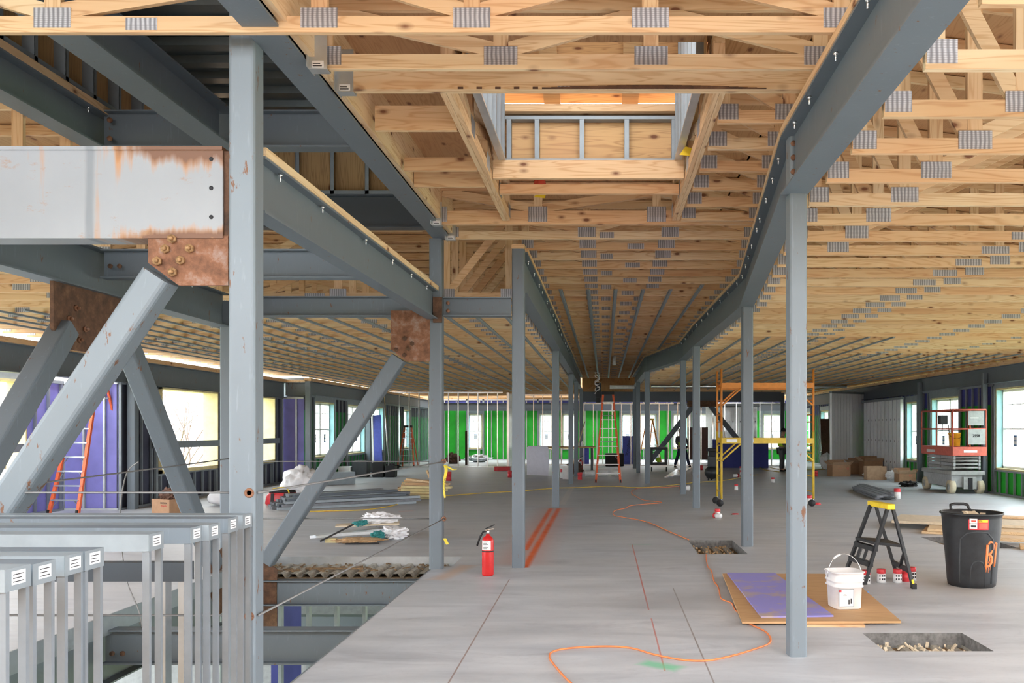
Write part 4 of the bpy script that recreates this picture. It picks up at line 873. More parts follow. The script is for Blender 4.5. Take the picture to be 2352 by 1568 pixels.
o = curve_paint([(-79,.45),(-78.5,.36),(-79.5,.27),(-80,.20)], .015).build('spray_paint', M['orange_cord'], t)
for pp, hw in (([(-76,.455),(-72,.48),(-66,.47),(-62,.44),(-63,.40),(-68,.365),(-75,.35)], .012), ([(-77,.35),(-70,.345),(-65,.31),(-66,.265),(-71,.235),(-79,.225)], .015), ([(-72,.33),(-71,.29),(-74,.26)], .008), ([(-57,.47),(-52,.44)], .009), ([(-53,.46),(-53.5,.38),(-54,.28),(-55,.22)], .013), ([(-79,.24),(-79,.17)], .005), ([(-73,.23),(-73,.16)], .004), ([(-68,.24),(-68,.19)], .004)):
    curve_paint(pp, hw).build('spray_paint', M['orange_cord'], t)
mb = MB()
for i in range(26):
    a = random.uniform(0, 6.28); r = random.uniform(0, .2); x, y_ = c.x + r*math.cos(a), c.y + r*math.sin(a); a2 = random.uniform(0, 3.1)
    mb.obox((x-.07*math.cos(a2), y_-.07*math.sin(a2), .62+random.uniform(0,.10)), (x+.07*math.cos(a2), y_+.07*math.sin(a2), .64+random.uniform(0,.12)), random.uniform(.03,.09), .01)
mb.lathe([(.26,.60),(.24,.66),(.12,.72),(.02,.735)], c, 20)
tag(mb.build('rubbish_fill', M['bone'], loc=c+Vector((0,0,.6))), 'broken tan board scraps heaped inside the black rubbish bin', 'scraps', kind='stuff')
# ---------------- step stool ----------------
t = thing('step_stool', 'black folding step stool with yellow top bar behind the white bucket', 'step stool', (2.93, 9.55, 0))
A, B, C_, D = Vector((2.625,9.91,0)), Vector((2.70,9.40,0)), Vector((3.17,9.78,0)), Vector((3.125,9.15,0))
topA, topB = Vector((2.86,9.72,.80)), Vector((2.93,9.36,.80)); e = (topB - topA)
topC, topD = topA + Vector((.05,0,0)), topB + Vector((.05,0,0))
for a, b_ in ((A, topA), (B, topB)): MB().obox(a, b_, .055, .028, up=(1,0,0)).build('front_leg', M['black_plastic'], t)
for a, b_ in ((C_, topC), (D, topD)): MB().obox(a, b_, .045, .028, up=(1,0,0)).build('rear_leg', M['black_plastic'], t)
MB().obox(topA+Vector((.02,.06,.012)), topB+Vector((.02,-.06,.012)), .085, .055).build('top_bar', M['yellow'], t, bevel=.008)
lp = lambda a, b_, k: a + (b_ - a) * k
s1, s2 = lp(A, topA, .52), lp(B, topB, .52); r1, r2 = lp(C_, topC, .50), lp(D, topD, .50)
MB().prism([s1+Vector((-.03,0,0)), s2+Vector((-.03,0,0)), r2, r1], (0,0,.03)).build('platform', M['black_plastic'], t, bevel=.004)
for k, w_ in ((.46, .05), (.26, .05)): MB().obox(lp(A,topA,k), lp(B,topB,k), .06, w_).build('step', M['black_plastic'], t)
for k in (.3, .62): q1, q2 = lp(lp(A,topA,.26), lp(B,topB,.26), k), lp(lp(A,topA,.48), lp(B,topB,.48), k); MB().obox(q1, q2, .05, .03).build('side_brace', M['black_plastic'], t)
MB().obox(lp(C_,topC,.22), lp(D,topD,.22), .03, .045).build('rear_bar', M['black_plastic'], t); MB().obox(lp(D,topD,.44), lp(D,topD,.22)+Vector((0,.28,0)), .03, .02).build('rear_bar', M['black_plastic'], t)
for p in (A, B, C_, D): MB().obox(p, p+Vector((0,0,.05)), .06, .045).build('foot', M['rubber'], t)
MB().obox(lp(D,topD,.06)+Vector((0,-.016,0)), lp(D,topD,.11)+Vector((0,-.016,0)), .05, .02, up=(1,0,0)).build('yellow_mark', M['yellow'], t)
# ---------------- little red and white cans ----------------
def can(p, label, s=1.0, lying=None, red=False, group='red and white cans on the floor'):
    p = Vector(p); t = thing('firestop_can', label, 'can', p, group)
    if lying is None:
        MB().lathe([(.044*s,.002),(.044*s,.095*s)], p, 16).build('body', M['red_can' if red else 'label'], t); MB().lathe([(.044*s,.095*s),(.046*s,.098*s),(.046*s,.138*s),(.042*s,.142*s)], p, 16).build('lid', M['red_can'], t)
        if not red and s > .9 and p.y < 14:
            for k in range(6):
                a = -1.57 + (k % 3 - 1) * .5; MB().obox(p+Vector((.0445*math.cos(a), .0445*math.sin(a), .03+.035*(k//3))), p+Vector((.0445*math.cos(a), .0445*math.sin(a), .048+.035*(k//3))), .018, .001, up=(0,1,0)).build('print', M['ink'], t)
        MB().lathe([(.055*s,0),(.054*s,.003)], p, 14).build('sealant_ring', M['grey_paint'], t)
    else:
        d = Vector((math.cos(lying), math.sin(lying), 0)); r = .05*s; q = p + Vector((0,0,r)); MB().tube([q, q+d*.11*s], r*.9, 12).build('body', M['label'], t); MB().tube([q+d*.11*s, q+d*.16*s], r, 12).build('lid', M['red_can'], t)
for (x, y_, lb) in ((1989,1340,'red topped can partly hidden by the front leg of the step stool'), (2024,1337,'red topped can second from the left under the step stool'), (2061.5,1337,'red topped can third from the left under the step stool'), (2094,1332,'red topped can at the right rear leg of the step stool')): can(FL(x, y_), lb, group='cans under the step stool')
can(FL(2080,1335), 'all red can squeezed beside the rightmost can under the step stool', red=True, group='cans under the step stool')
can(FL(1648,1188), 'red topped can, left of the touching pair near the right corridor columns', 1.1); can(FL(1655,1191), 'red topped can, right of the touching pair near the right corridor columns', 1.0, 2.2)
for (x, y_, s, l, r, lb) in ((1691,1125,1.1,None,0,'lone red topped can between scaffold and nearest column'), (1775,1108,1.1,None,0,'red topped can left of the nearest column, further back'), (1703,1091,1.2,None,0,'red topped can seen through the scaffold, nearer of two'), (1702,1081,1.2,None,0,'red topped can seen through the scaffold, farther of two'), (1685,1096,1.2,.4,0,'can lying on its side behind the scaffold'), (1583,1127,1.5,2.6,0,'can tipped over beside the thin grey column'), (1588,1091,1.5,0,0,'can lying near the loose shiny studs'), (1611,1079,1.3,None,1,'all red can behind the two rust spot column'), (1874,1094,1.4,None,1,'all red can right of the nearest column'), (1859,1157,1.3,None,0,'red topped can at the right scaffold wheel'), (1030,1104,2.0,None,1,'red can on the floor right of the caution tape'), (1171,1096,1.6,None,1,'red can just left of the second column row'), (1293,1097,2.0,None,0,'big red topped can beside the work table'), (1332,1101,1.6,None,1,'dark red can on the floor near the tall ladder')):
    can(FL(x, y_), lb, s, l, bool(r))
can(FL(2061,1145), 'wide red and white can right of the grey plank pile', 1.65)
for (x, y_, lb) in ((1689,1181,'flat red lid on the floor right of the can pair'), (1878,1159,'crushed red lid beside the right scaffold wheel')):
    o = MB().lathe([(.06,0),(.075,.01),(.05,.05 if x>1800 else .02)], FL(x, y_), 14, sy=.7).build('can_lid', M['red_can'], loc=FL(x, y_)); tag(o, lb, 'lid')
# ---------------- boards and bucket on the floor ----------------
def board(pts, z0, th, mat, name, label, cat='board', dirt=None):
    o = MB().prism([(x, y_, z0) for x, y_ in pts], (0,0,th)).build(name, M[mat], loc=(sum(p[0] for p in pts)/4, sum(p[1] for p in pts)/4, z0)); return tag(o, label, cat)
board([(1.62,7.38),(2.12,7.36),(2.3,9.4),(1.75,9.4)], 0, .018, 'wood_x', 'plywood_offcut', 'reddish plywood offcut peeking out beneath the brown particle board')
board([(1.13,7.42),(2.44,7.44),(2.63,9.86),(1.29,9.88)], .018, .018, 'particle', 'particle_board', 'brown particle board sheet lying flat under the white bucket')
board([(1.31,7.56),(1.925,7.60),(1.85,9.84),(1.335,9.84)], .037, .014, 'purple_dirty', 'drywall_sheet', 'dusty purple drywall strip lying on the brown particle board')
p = Vector((2.125, 8.02, .037)); t = thing('bucket', 'white square bucket with wire handle standing on the particle board', 'bucket', p)
MB().lathe([(.112,0),(.120,.01),(.128,.19),(.140,.195),(.140,.205),(.132,.21),(.134,.235),(.144,.24),(.144,.25),(.136,.255),(.142,.315),(.150,.318),(.150,.327),(.140,.327),(.128,.20),(.115,.03)], p, 40, power=5.5, rot=.12).build('body', M['white_plastic'], t)
hp = [p + Vector((.15*math.cos(a), -.02 + .0*math.sin(a), .27)) + Vector((0, .03*math.sin(a), .20*math.sin(a))) for a in [k*math.pi/14 for k in range(15)]]
MB().tube(hp, .003, 6).build('wire_handle', M['galv_bright'], t); MB().tube([hp[8], hp[9], hp[10]], .010, 8).build('grip', M['white_plastic'], t)
ll = MB().obox(p+Vector((-.085,-.145,.105)), p+Vector((.05,-.128,.105)), .0015, .15).build('paper_label', M['label'], t)
ri = (.135, .017, 0)
text('====\n=====\n===', .011, p+Vector((-.03,-.1415,.125)), ri, U_, 'ink', ll)
MB().obox(p+Vector((-.082,-.1470,.166)), p+Vector((-.062,-.1445,.166)), .001, .018).build('red_mark', M['red_can'], ll)
mb = MB()
for (x0, x1, z0, z1) in ((-.085,.05,.028,.031),(-.085,.05,.178,.181),(-.085,-.082,.03,.18),(.047,.05,.03,.18),(.0,.012,.05,.09),(.02,.03,.055,.10)): mb.obox(p+Vector((x0,-.1465+(x0+.085)*.126,(z0+z1)/2)), p+Vector((x1,-.1465+(x1+.085)*.126,(z0+z1)/2)), .001, z1-z0)
mb.build('label_frame', M['ink'], ll)
# ---------------- cords ----------------
def smooth(pts, n=6):
    out = []
    for i in range(len(pts)-1):
        p0, p1, p2, p3 = pts[max(i-1,0)], pts[i], pts[i+1], pts[min(i+2,len(pts)-1)]
        for k in range(n):
            u = k/n; out.append(.5*((2*p1)+(p2-p0)*u+(2*p0-5*p1+4*p2-p3)*u*u+(3*p1-p0-3*p2+p3)*u**3))
    return out + [pts[-1]]
def cord(px, r, mat, label, name='extension_cord'):
    pts = smooth([FL(x, y_) for x, y_ in px]); pts = [Vector((q.x, q.y, r)) for q in pts]
    o = MB().tube(pts, r, 6).build(name, M[mat], loc=(pts[0].x, pts[0].y, 0)); tag(o, label, 'cord')
cord([(1335,1590),(1300,1560),(1270,1525),(1262,1510),(1270,1498),(1310,1490),(1390,1486),(1450,1490),(1500,1504),(1560,1516),(1620,1519),(1680,1508),(1740,1490),(1765,1480),(1770,1468),(1758,1452),(1732,1439),(1722,1434)], .007, 'orange_cord', 'orange extension cord curving across the bare slab in the foreground')
cord([(1694,1407),(1686,1398),(1680,1386),(1660,1378),(1654,1370),(1650,1350),(1640,1335),(1634,1312),(1626,1302),(1622,1285),(1622,1273)], .006, 'orange_cord', 'orange cord running along the left edge of the particle board')
cord([(1582,1240),(1530,1218),(1500,1204),(1470,1195),(1430,1188),(1412,1184),(1408,1178),(1415,1172),(1438,1167),(1446,1162),(1480,1158),(1510,1156),(1518,1153),(1480,1149),(1462,1141),(1450,1132),(1458,1124),(1475,1121),(1530,1119),(1560,1117)], .007, 'orange_cord', 'thin orange cord wandering down the corridor to the floor pocket')
cord([(690,1176),(760,1174),(830,1172),(880,1166),(915,1158),(935,1150),(938,1134),(970,1138),(1000,1141),(1040,1138),(1120,1132),(1180,1129),(1270,1122),(1330,1120),(1400,1117),(1460,1120),(1520,1117),(1600,1108),(1660,1104),(1740,1090)], .010, 'yellow_cord', 'yellow cord stretching across the hall from the red tool bag to the scaffold')
cord([(1790,1084),(1760,1080),(1745,1075),(1760,1072),(1790,1078),(1830,1080),(1900,1078)], .012, 'yellow_cord', 'yellow cord behind the nearest column near the far chevron')
# ---------------- scaffold ----------------
t = thing('scaffold', 'yellow and orange rolling scaffold tower with two platform levels', 'scaffold', (3.37, 19.0, 0))
X0, X1, Y0, Y1 = 2.42, 4.32, 18.72, 19.42
for X, tp in ((X0, 2.84), (X1, 2.84)):
    for Y in (Y0, Y1):
        MB().tube([(X,Y,.16),(X,Y,1.55)], .026, 10).build('lower_post', M['yellow_paint'], t); MB().tube([(X,Y,1.5),(X,Y,tp)], .024, 10).build('upper_post', M['orange_steel'], t)
        w_ = MB().tube([(X-.03,Y-.025,.075),(X-.03,Y+.02,.075)], .072, 18).build('caster_wheel', M['rubber'], t); MB().tube([(X,Y,.07),(X,Y,.18)], .015, 8).build('caster_stem', M['galv'], w_)
    for z, mt in ((.3,'yellow_paint'),(.62,'yellow_paint'),(.94,'yellow_paint'),(1.1,'yellow_paint'),(1.26,'yellow_paint'),(1.75,'orange_steel'),(1.9,'orange_steel'),(2.2,'orange_steel'),(2.6,'orange_steel')): MB().tube([(X,Y0,z),(X,Y1,z)], .014, 8).build('rung', M[mt], t)
for z, mt in ((1.36,'yellow_paint'),(2.50,'orange_steel')):
    for Y in (Y0-.02, Y1+.02): MB().box(X0, X1, Y-.02, Y+.02, z-.055, z+.055).build('side_rail', M[mt], t)
    for k, X in enumerate((X0, X1)):
        s = 1 if k == 0 else -1
        for Y in (Y0-.02, Y1+.02): MB().tube([(X,Y,z-.42),(X+s*.40,Y,z-.06)], .018, 8).build('corner_brace', M[mt], t)
    MB().box(X0+.05, X1-.05, Y0, Y1, z-.01, z+.01).build('platform', M['wood_x' if z < 2 else 'orange_steel'], t)
for a, b_ in ((.10,.32),(.52,.66),(1.6,1.75)): MB().box(X0+a, X0+b_, Y0-.042, Y0-.04, 1.33, 1.39).build('sticker', M['label'], t)
# ---------------- scissor lift ----------------
t = thing('scissor_lift', 'red and grey scissor lift parked at the right hand wall', 'scissor lift', (9.0, 23.3, 0)); X0, X1, Y0, Y1 = 8.60, 9.36, 22.3, 24.4
MB().box(X0-.02, X1, Y0+.1, Y1-.05, .16, .50).build('chassis', M['grey_paint'], t, bevel=.02); MB().box(X0-.06, X1+.02, Y0, Y1, .46, .56).build('chassis_top', M['lift_grey'], t, bevel=.02)
MB().box(X0+.25, X1-.2, Y0-.01, Y0+.1, .12, .42).build('front_panel', M['lift_grey'], t); MB().box(X0+.36, X1-.30, Y0-.03, Y0, .10, .40).build('dark_slot', M['black'], t)
for X in (X0-.02, X1-.08):
    for Y in (Y0+.16, Y1-.25):
        wo_ = MB().tube([(X-.05,Y,.165),(X+.09,Y,.165)], .165, 24).build('wheel', M['cream_tire'], t); MB().tube([(X-.056,Y,.165),(X-.05,Y,.165)], .09, 16).tube([(X-.06,Y,.165),(X-.056,Y,.165)], .03, 8).build('hub', M['lift_grey'], wo_)
for k in range(4):
    z = .60 + .085*k
    for X in (X0+.06, X1-.08): MB().box(X, X+.05, Y0+.15, Y1-.1, z, z+.07).build('scissor_arm', M['grey_paint' if k % 2 else 'lift_grey'], t)
    for Y in (Y0+.18, Y0+1.0, Y1-.2): MB().tube([(X0+.04,Y,z+.04),(X1-.04,Y,z+.04)], .025, 8).build('pivot_bar', M['lift_grey'], t)
MB().box(X0-.05, X1+.03, Y0-.08, Y1+.05, .94, 1.16).build('platform_skirt', M['lift_red'], t, bevel=.01)
for (a, b_) in ((.22,.55),): MB().box(X0+a, X0+b_, Y0-.085, Y0-.08, 1.02, 1.08).build('warning_label', M['label'], t)
MB().box(X0-.055, X0-.05, Y1-1.0, Y1-.4, 1.0, 1.07).build('warning_label', M['label'], t)
XX = (X0-.04, X1+.01); YY = (Y0-.06, Y1+.03)
for X in XX:
    for Y in (YY[0], (YY[0]+YY[1])/2, YY[1]): MB().tube([(X,Y,1.16),(X,Y,2.07)], .02, 8).build('rail_post', M['lift_red'], t)
    for z in (1.6, 2.07): MB().tube([(X,YY[0],z),(X,YY[1],z)], .02, 8).build('guard_rail', M['lift_red'], t)
for Y in YY:
    for z in (1.6, 2.07): MB().tube([(XX[0],Y,z),(XX[1],Y,z)], .022, 8).build('guard_rail', M['lift_red'], t)
MB().tube([(XX[0]+.42,YY[0],1.16),(XX[0]+.42,YY[0],2.07)], .02, 8).build('rail_post', M['lift_red'], t)
so = MB().box(XX[0]+.36, XX[1]-.02, YY[0]-.03, YY[0]-.02, 1.22, 1.60).build('sign_panel', M['grey_paint'], t); text('2558', .09, (XX[0]+.56, YY[0]-.032, 1.43), R_, U_, 'ink', so, bold=.004)
so = MB().box(XX[0]+.36, XX[1]-.06, YY[0]-.03, YY[0]-.02, 1.69, 2.04).build('sign_panel', M['grey_paint'], t); MB().box(XX[0]+.42, XX[0]+.62, YY[0]-.032, YY[0]-.030, 1.86, 1.885).build('print', M['label'], so)
MB().box(X0+.02, X0+.2, Y1-1.2, Y1-1.0, 1.72, 1.95).build('control_box', M['charcoal'], t)
MB().tube([(X0+.1,Y1-1.1,1.75),(X0+.05,Y1-1.2,1.5),(X0+.2,Y1-1.3,1.45),(X0+.25,Y1-1.1,1.7)], .012, 6).build('control_cable', M['black'], t)
p = Vector((8.80, 22.75, 1.165)); t = thing('bucket', 'yellow bucket standing inside the scissor lift basket', 'bucket', p)
MB().lathe([(.12,0),(.13,.02),(.145,.30),(.155,.31),(.155,.34),(.14,.34),(.12,.05)], p, 24).build('body', M['bucket_yellow'], t)
MB().tube([p+Vector((.15*math.cos(a), -.02-.13*math.sin(a), .31-.12*math.sin(a))) for a in [k*math.pi/8 for k in range(9)]], .005, 5).build('wire_handle', M['black'], t)
# ---------------- ladders ----------------
def ladder(base, wb, wt, h, sp, label, n=9, ang=0, mat='ladder_orange', top='black', rear=True):
    base = Vector(base); t = thing('step_ladder', label, 'ladder', base); ca, sa = math.cos(ang), math.sin(ang)
    L = lambda x, y_, z: base + Vector((x*ca - y_*sa, x*sa + y_*ca, z))
    for s in (-1, 1):
        MB().obox(L(s*wb/2,0,0), L(s*wt/2,sp*.5,h), .05, .06, up=(ca,sa,0)).build('front_rail', M[mat], t); MB().obox(L(s*wb/2,0,0), L(s*wb/2*.995,.01,.09), .085, .04, up=(ca,sa,0)).build('foot', M['black'], t)
        if rear: MB().obox(L(s*wb/2*.98,sp,0), L(s*wt/2,sp*.5+.03,h-.03), .035, .04, up=(ca,sa,0)).build('rear_rail', M[mat], t)
    for k in range(n):
        f = (k+1)/(n+1); hw = (wb+(wt-wb)*f)/2; MB().obox(L(-hw,sp*.5*f,h*f), L(hw,sp*.5*f,h*f), .085, .025).build('step', M['galv'], t)
        if k in (0, 2, 3): 
            for s in (-1, 1): MB().obox(L(s*hw,sp*.5*f,h*f-.14), L(s*(hw-.12),sp*.5*f,h*f), .02, .01).build('step_brace', M['galv_dull'], t)
    if rear:
        for f in (.15, .45, .75): hw = (wb*.98+(wt-wb*.98)*f)/2; MB().obox(L(-hw,sp-sp*.5*f,h*f), L(hw,sp-sp*.5*f,h*f), .03, .02).build('rear_bar', M['galv_dull'], t)
    MB().obox(L(-wt/2-.04,sp*.5,h+.01), L(wt/2+.04,sp*.5,h+.01), .20, .09).build('top_cap', M[top], t, bevel=.01)
ladder(FL(1397,1108), .74, .30, 2.68, 1.5, 'tall orange red stepladder in the middle of the corridor')
ladder(FL(932,1073), .68, .28, 1.68, .9, 'orange stepladder in front of the bright green wall, left of centre', 6)
ladder((-10.1, 16.9, 0), .60, .30, 2.95, 1.6, 'orange red stepladder partly hidden behind the braces at far left', 10, -.15)
ladder(FL(1507,1066), .55, .3, 2.0, 1.1, 'small dark orange stepladder near the far brace', 6, .5, 'orange_steel', 'yellow_paint')
# ---------------- cardboard boxes ----------------
def carton(cx, cy, w_, d_, h, ang, label, flaps=True, txt=None, mat='cardboard'):
    t = thing('cardboard_box', label, 'box', (cx, cy, 0)); ca, sa = math.cos(ang), math.sin(ang); L = lambda x, y_, z: Vector((cx + x*ca - y_*sa, cy + x*sa + y_*ca, z))
    mb = MB(); a, b_ = w_/2, d_/2
    for (p, q) in (((-a,-b_),(a,-b_)), ((a,-b_),(a,b_)), ((a,b_),(-a,b_)), ((-a,b_),(-a,-b_))): mb.obox(L(*p,h/2), L(*q,h/2), .008, h)
    mb.obox(L(-a,0,.005), L(a,0,.005), d_, .008); mb.build('body', M[mat], t)
    if flaps:
        MB().prism([L(-a,-b_,h), L(a,-b_,h), L(a-.03,-b_-h*.35,h+.10), L(-a-.04,-b_-h*.35,h+.10)], (0,0,.006)).build('flap', M['cardboard_light'], t)
        MB().prism([L(-a,-b_,h), L(-a,b_,h), L(-a-h*.35,b_,h+.14), L(-a-h*.35,-b_,h+.14)], (0,0,.006)).build('flap', M['cardboard_light'], t)
        MB().prism([L(a,-b_,h), L(a,b_,h), L(a+h*.3,b_,h+.12), L(a+h*.3,-b_,h+.12)], (0,0,.006)).build('flap', M['cardboard_light'], t)
        MB().prism([L(-a,b_,h), L(a,b_,h), L(a,b_+h*.1,h+.16), L(-a,b_+h*.1,h+.16)], (0,0.006,0)).build('flap', M[mat], t)
    if txt:
        for (s_, sz, x, z, m_) in txt: text(s_, sz, L(x,-b_-.006,z), (ca,sa,0), U_, m_, t)
    return t
bp = FL(345, 1179); t = carton(-9.32+.98, 17.35, .52, .36, .27, -.5, 'brown cardboard box of leather tool belts beside the left braces', False, None)
t = bpy.data.objects['cardboard_box']; w0 = Vector(t['_w'])
for (s_, sz, a, z, m_) in (('SIMPSON', .05, .1, .2, 'ink'), ('Strong-Tie', .04, .1, .15, 'red_can')): text(s_, sz, w0 + Vector((a*math.cos(-.5)+.186*math.sin(-.5), a*math.sin(-.5)-.186*math.cos(-.5), z)), (math.cos(-.5), math.sin(-.5), 0), U_, m_, t)
RD = (('O', .14, .18, .22, 'lift_red'), ('XXXX', .06, -.14, .1, 'lift_red'))
def fb(x, y_): return FL(x, y_)
q = fb(1930,1094); carton(q.x, q.y+.2, .62, .5, .38, .12, 'open brown cardboard box with red print, leftmost of the row at the right', True, (('=====', .05, -.05, .27, 'lift_red'), ('O', .12, .22, .26, 'lift_red')))
q = fb(1975,1090); carton(q.x, q.y+.6, .5, .45, .40, -.3, 'brown open box behind and right of the leftmost carton', True)
q = fb(2013,1093); carton(q.x-.1, q.y+.3, .65, .45, .5, .1, 'largest brown box tilted open in the carton row at the right', True)
q = fb(2052,1103); carton(q.x-.42, q.y+.5, .6, .36, .42, .03, 'pale tan long carton in the middle of the carton row', False, None, 'cardboard_light')
q = fb(2080,1107); carton(q.x, q.y+.05, .5, .4, .26, .05, 'small carton with red circle at the right end of the carton row', True, (('O', .1, .08, .2, 'lift_red'),))
def blob(p, r, sz, mat, name, label, cat, seed=1, n=5, amp=.35):
    bm = bmesh.new(); bmesh.ops.create_icosphere(bm, subdivisions=n, radius=1); rr = random.Random(seed); fr = [(Vector((rr.uniform(-1,1), rr.uniform(-1,1), rr.uniform(-1,1))).normalized(), rr.uniform(2,16), rr.uniform(0,6)) for _ in range(22)]
    amp = min(amp, .5)
    for v in bm.verts:
        k = 1 + amp * sum((1-abs(math.sin(v.co.dot(d)*f + ph))*2)/ (1+f*.35) for d, f, ph in fr) / 3.4; k = max(.62, min(1.3, k)); v.co *= k; v.co = Vector((v.co.x*sz[0], v.co.y*sz[1], max(0, (v.co.z*.5+.42))*sz[2]))
    me = bpy.data.meshes.new(name); bm.to_mesh(me); bm.free(); me.materials.append(M[mat]); me.polygons.foreach_set('use_smooth', [True]*len(me.polygons)); o = bpy.data.objects.new(name, me); o.location = p; o['_w'] = tuple(p); COL.objects.link(o); return tag(o, label, cat)
blob(fb(2005,1096), 1, (.34,.2,.32), 'white_sheet', 'plastic_wrap', 'crumpled clear plastic wrap in front of the brown cartons', 'plastic wrap', 3)
blob(fb(2048,1102), 1, (.22,.18,.36), 'white_sheet', 'plastic_bag', 'crumpled white plastic bag between the cartons', 'bag', 5)
blob(fb(1899,1078), 1, (.30,.2,.75), 'white_sheet', 'plastic_sheet', 'white plastic sheet standing crumpled near the shiny wall', 'plastic sheet', 8)
blob(fb(2086,1117), 1, (.30,.25,.18), 'black', 'black_cable_heap', 'black cable heap on the floor left of the scissor lift', 'cable', 9, amp=.7)
tag(blob((w0.x, w0.y, .22), 1, (.21,.15,.30), 'brown_leather', 'tool_belts', 'brown leather tool belts and pouches piled in the cardboard box at left', 'tool belt', 77, amp=.8), kind='stuff')
cable(smooth([P(318,1060,8.6), P(292,1085,8.6), P(278,1150,8.4), P(277,1230,8.2), P(290,1330,8.0), P(318,1400,7.95), P(326,1440,7.95)]), 'loose cable end hanging in a curve left of the shaft', .006)
# ---------------- planks, lumber, scrap ----------------
rr = random.Random(11)
def pile(items, name, cat, group):
    for (a, b_, w_, h, mat, lb) in items:
        a, b_ = Vector(a), Vector(b_); o = MB().obox(a, b_, w_, h).build(name, M[mat], loc=(a+b_)/2); tag(o, lb, cat, group)
it = []
for k in range(8):
    c_ = (k % 4) / 3; r0 = k // 4; a = (6.5 + .54*c_, 23.4 + 1.3*c_ + .1*r0, .03+.052*r0); b_ = (6.2 + .62*c_, 20.5 + 1.0*c_ - .15*r0, .03+.052*r0)
    it.append((a, b_, .14, .045, 'grey_plank', 'grey plank left of the wide red can, %s' % ['bottom layer leftmost','bottom layer second from left','bottom layer third from left','bottom layer rightmost','top layer leftmost','top layer second from left','top layer third from left','top layer rightmost'][k]))
pile(it, 'grey_plank', 'plank', 'grey planks on the floor')
blob(fb(2036,1147), 1, (.22,.18,.08), 'charcoal', 'scrap_heap', 'black scrap heap at the near end of the grey planks', 'scrap', 12, amp=.8)
LBL = ['lowest plywood sheet of the stack behind the rubbish bin','long board with red edge marks in the stack behind the rubbish bin','pale sheet with black edge print on top of the stack behind the rubbish bin','thin board on the very top left of the stack behind the rubbish bin','plank lying right of the rubbish bin under the sheets','front plank right of the rubbish bin near the picture edge','foremost short plank right of the rubbish bin','pointed board end showing left of the rubbish bin, upper','pointed board end showing left of the rubbish bin, lower']
def sheet(a, b_, w_, z, h, mat, lb):
    a, b_ = Vector((*a, z)), Vector((*b_, z)); o = MB().obox(a, b_, w_, h).build('lumber_board', M[mat], loc=(a+b_)/2); tag(o, lb, 'board', 'lumber stacked behind the rubbish bin')
sheet((5.1,14.4), (8.4,12.9), 1.1, .02, .035, 'wood_x', LBL[0]); sheet((5.15,14.35), (8.5,12.95), 1.0, .06, .04, 'wood_x', LBL[1])
sheet((4.9,15.2), (8.3,13.6), 1.15, .105, .04, 'bone', LBL[2]); sheet((6.0,15.4), (8.8,14.0), .3, .145, .03, 'wood_x', LBL[3])
sheet((5.3,12.95), (7.6,11.7), .35, .15-.13+.05, .05, 'wood_x', LBL[4]); sheet((5.6,12.2), (7.4,11.45), .28, .03, .05, 'wood_aged', LBL[5]); sheet((5.7,11.75), (7.2,11.25), .18, .03, .045, 'wood_x', LBL[6])
sheet((4.35,13.7), (5.6,12.9), .25, .02, .03, 'wood_x', LBL[7]) if False else None
# steel stud bundle at left
it = []; k = 0
for r0 in range(5):
    for c0_ in range(5 - r0//2):
        a = Vector((-6.9 + .17*c0_*.6 + rr.uniform(-.05,.05) + .10*r0, 18.6 - .20*c0_ + rr.uniform(-.05,.05), .03 + .055*r0)); d = Vector((2.35 + rr.uniform(-.4,.25) - .12*r0, 1.6 + rr.uniform(-.12,.12), 0))
        it.append((a, a + d, .13, .05, ['grey_plank','galv_dull','primer_dark'][k%3], 'loose steel stud in the dark heap, %s layer up, %s from the back' % (ORD[r0], ORD[c0_]))); k += 1
pile(it, 'steel_stud_length', 'steel stud', 'steel studs heaped on the floor at left')
it = []
for r0 in range(7): it.append((Vector((-8.35,25.5,.03+.05*r0)), Vector((-7.35,26.4,.03+.05*r0)), .40, .05, 'galv_dull', 'steel track in the neat stack left of the tool boxes, %s layer up' % ORD[r0]))
pile(it, 'steel_track_length', 'steel track', 'neat stack of steel tracks at left')
it = []; k = 0
for r0 in range(5):
    for c0_ in range(3):
        a = FL(908 + rr.uniform(-3,6) + 5*r0, 1146 - 9*c0_, 0); a.z = .03 + .062*r0; L_ = rr.uniform(.75, 1.15)
        it.append((a, a + Vector((L_, rr.uniform(-.25,.1), 0)), .14, .05, ['buck_wood','wood_x','wood_aged'][k%3], 'short lumber offcut left of the caution tape column, %s layer up, %s from the front' % (ORD[r0], ORD[c0_]))); k += 1
a = FL(930,1140); it.append((a+Vector((0,.3,.40)), a+Vector((1.05,-.1,.30)), .16, .04, 'wood_x', 'long pale board lying on top of the lumber offcut pile'))
it.append((a+Vector((.62,.1,.34)), a+Vector((.50,.1,.62)), .1, .04, 'wood_x', 'offcut sticking up at the top right of the lumber offcut pile'))
it.append((FL(1030,1143)+Vector((-.15,0,.02)), FL(1030,1143)+Vector((-.10,0,.50)), .12, .04, 'wood_z', 'short board standing upright behind the caution tape column'))
pile(it, 'lumber_offcut', 'board', 'lumber offcuts piled at left')
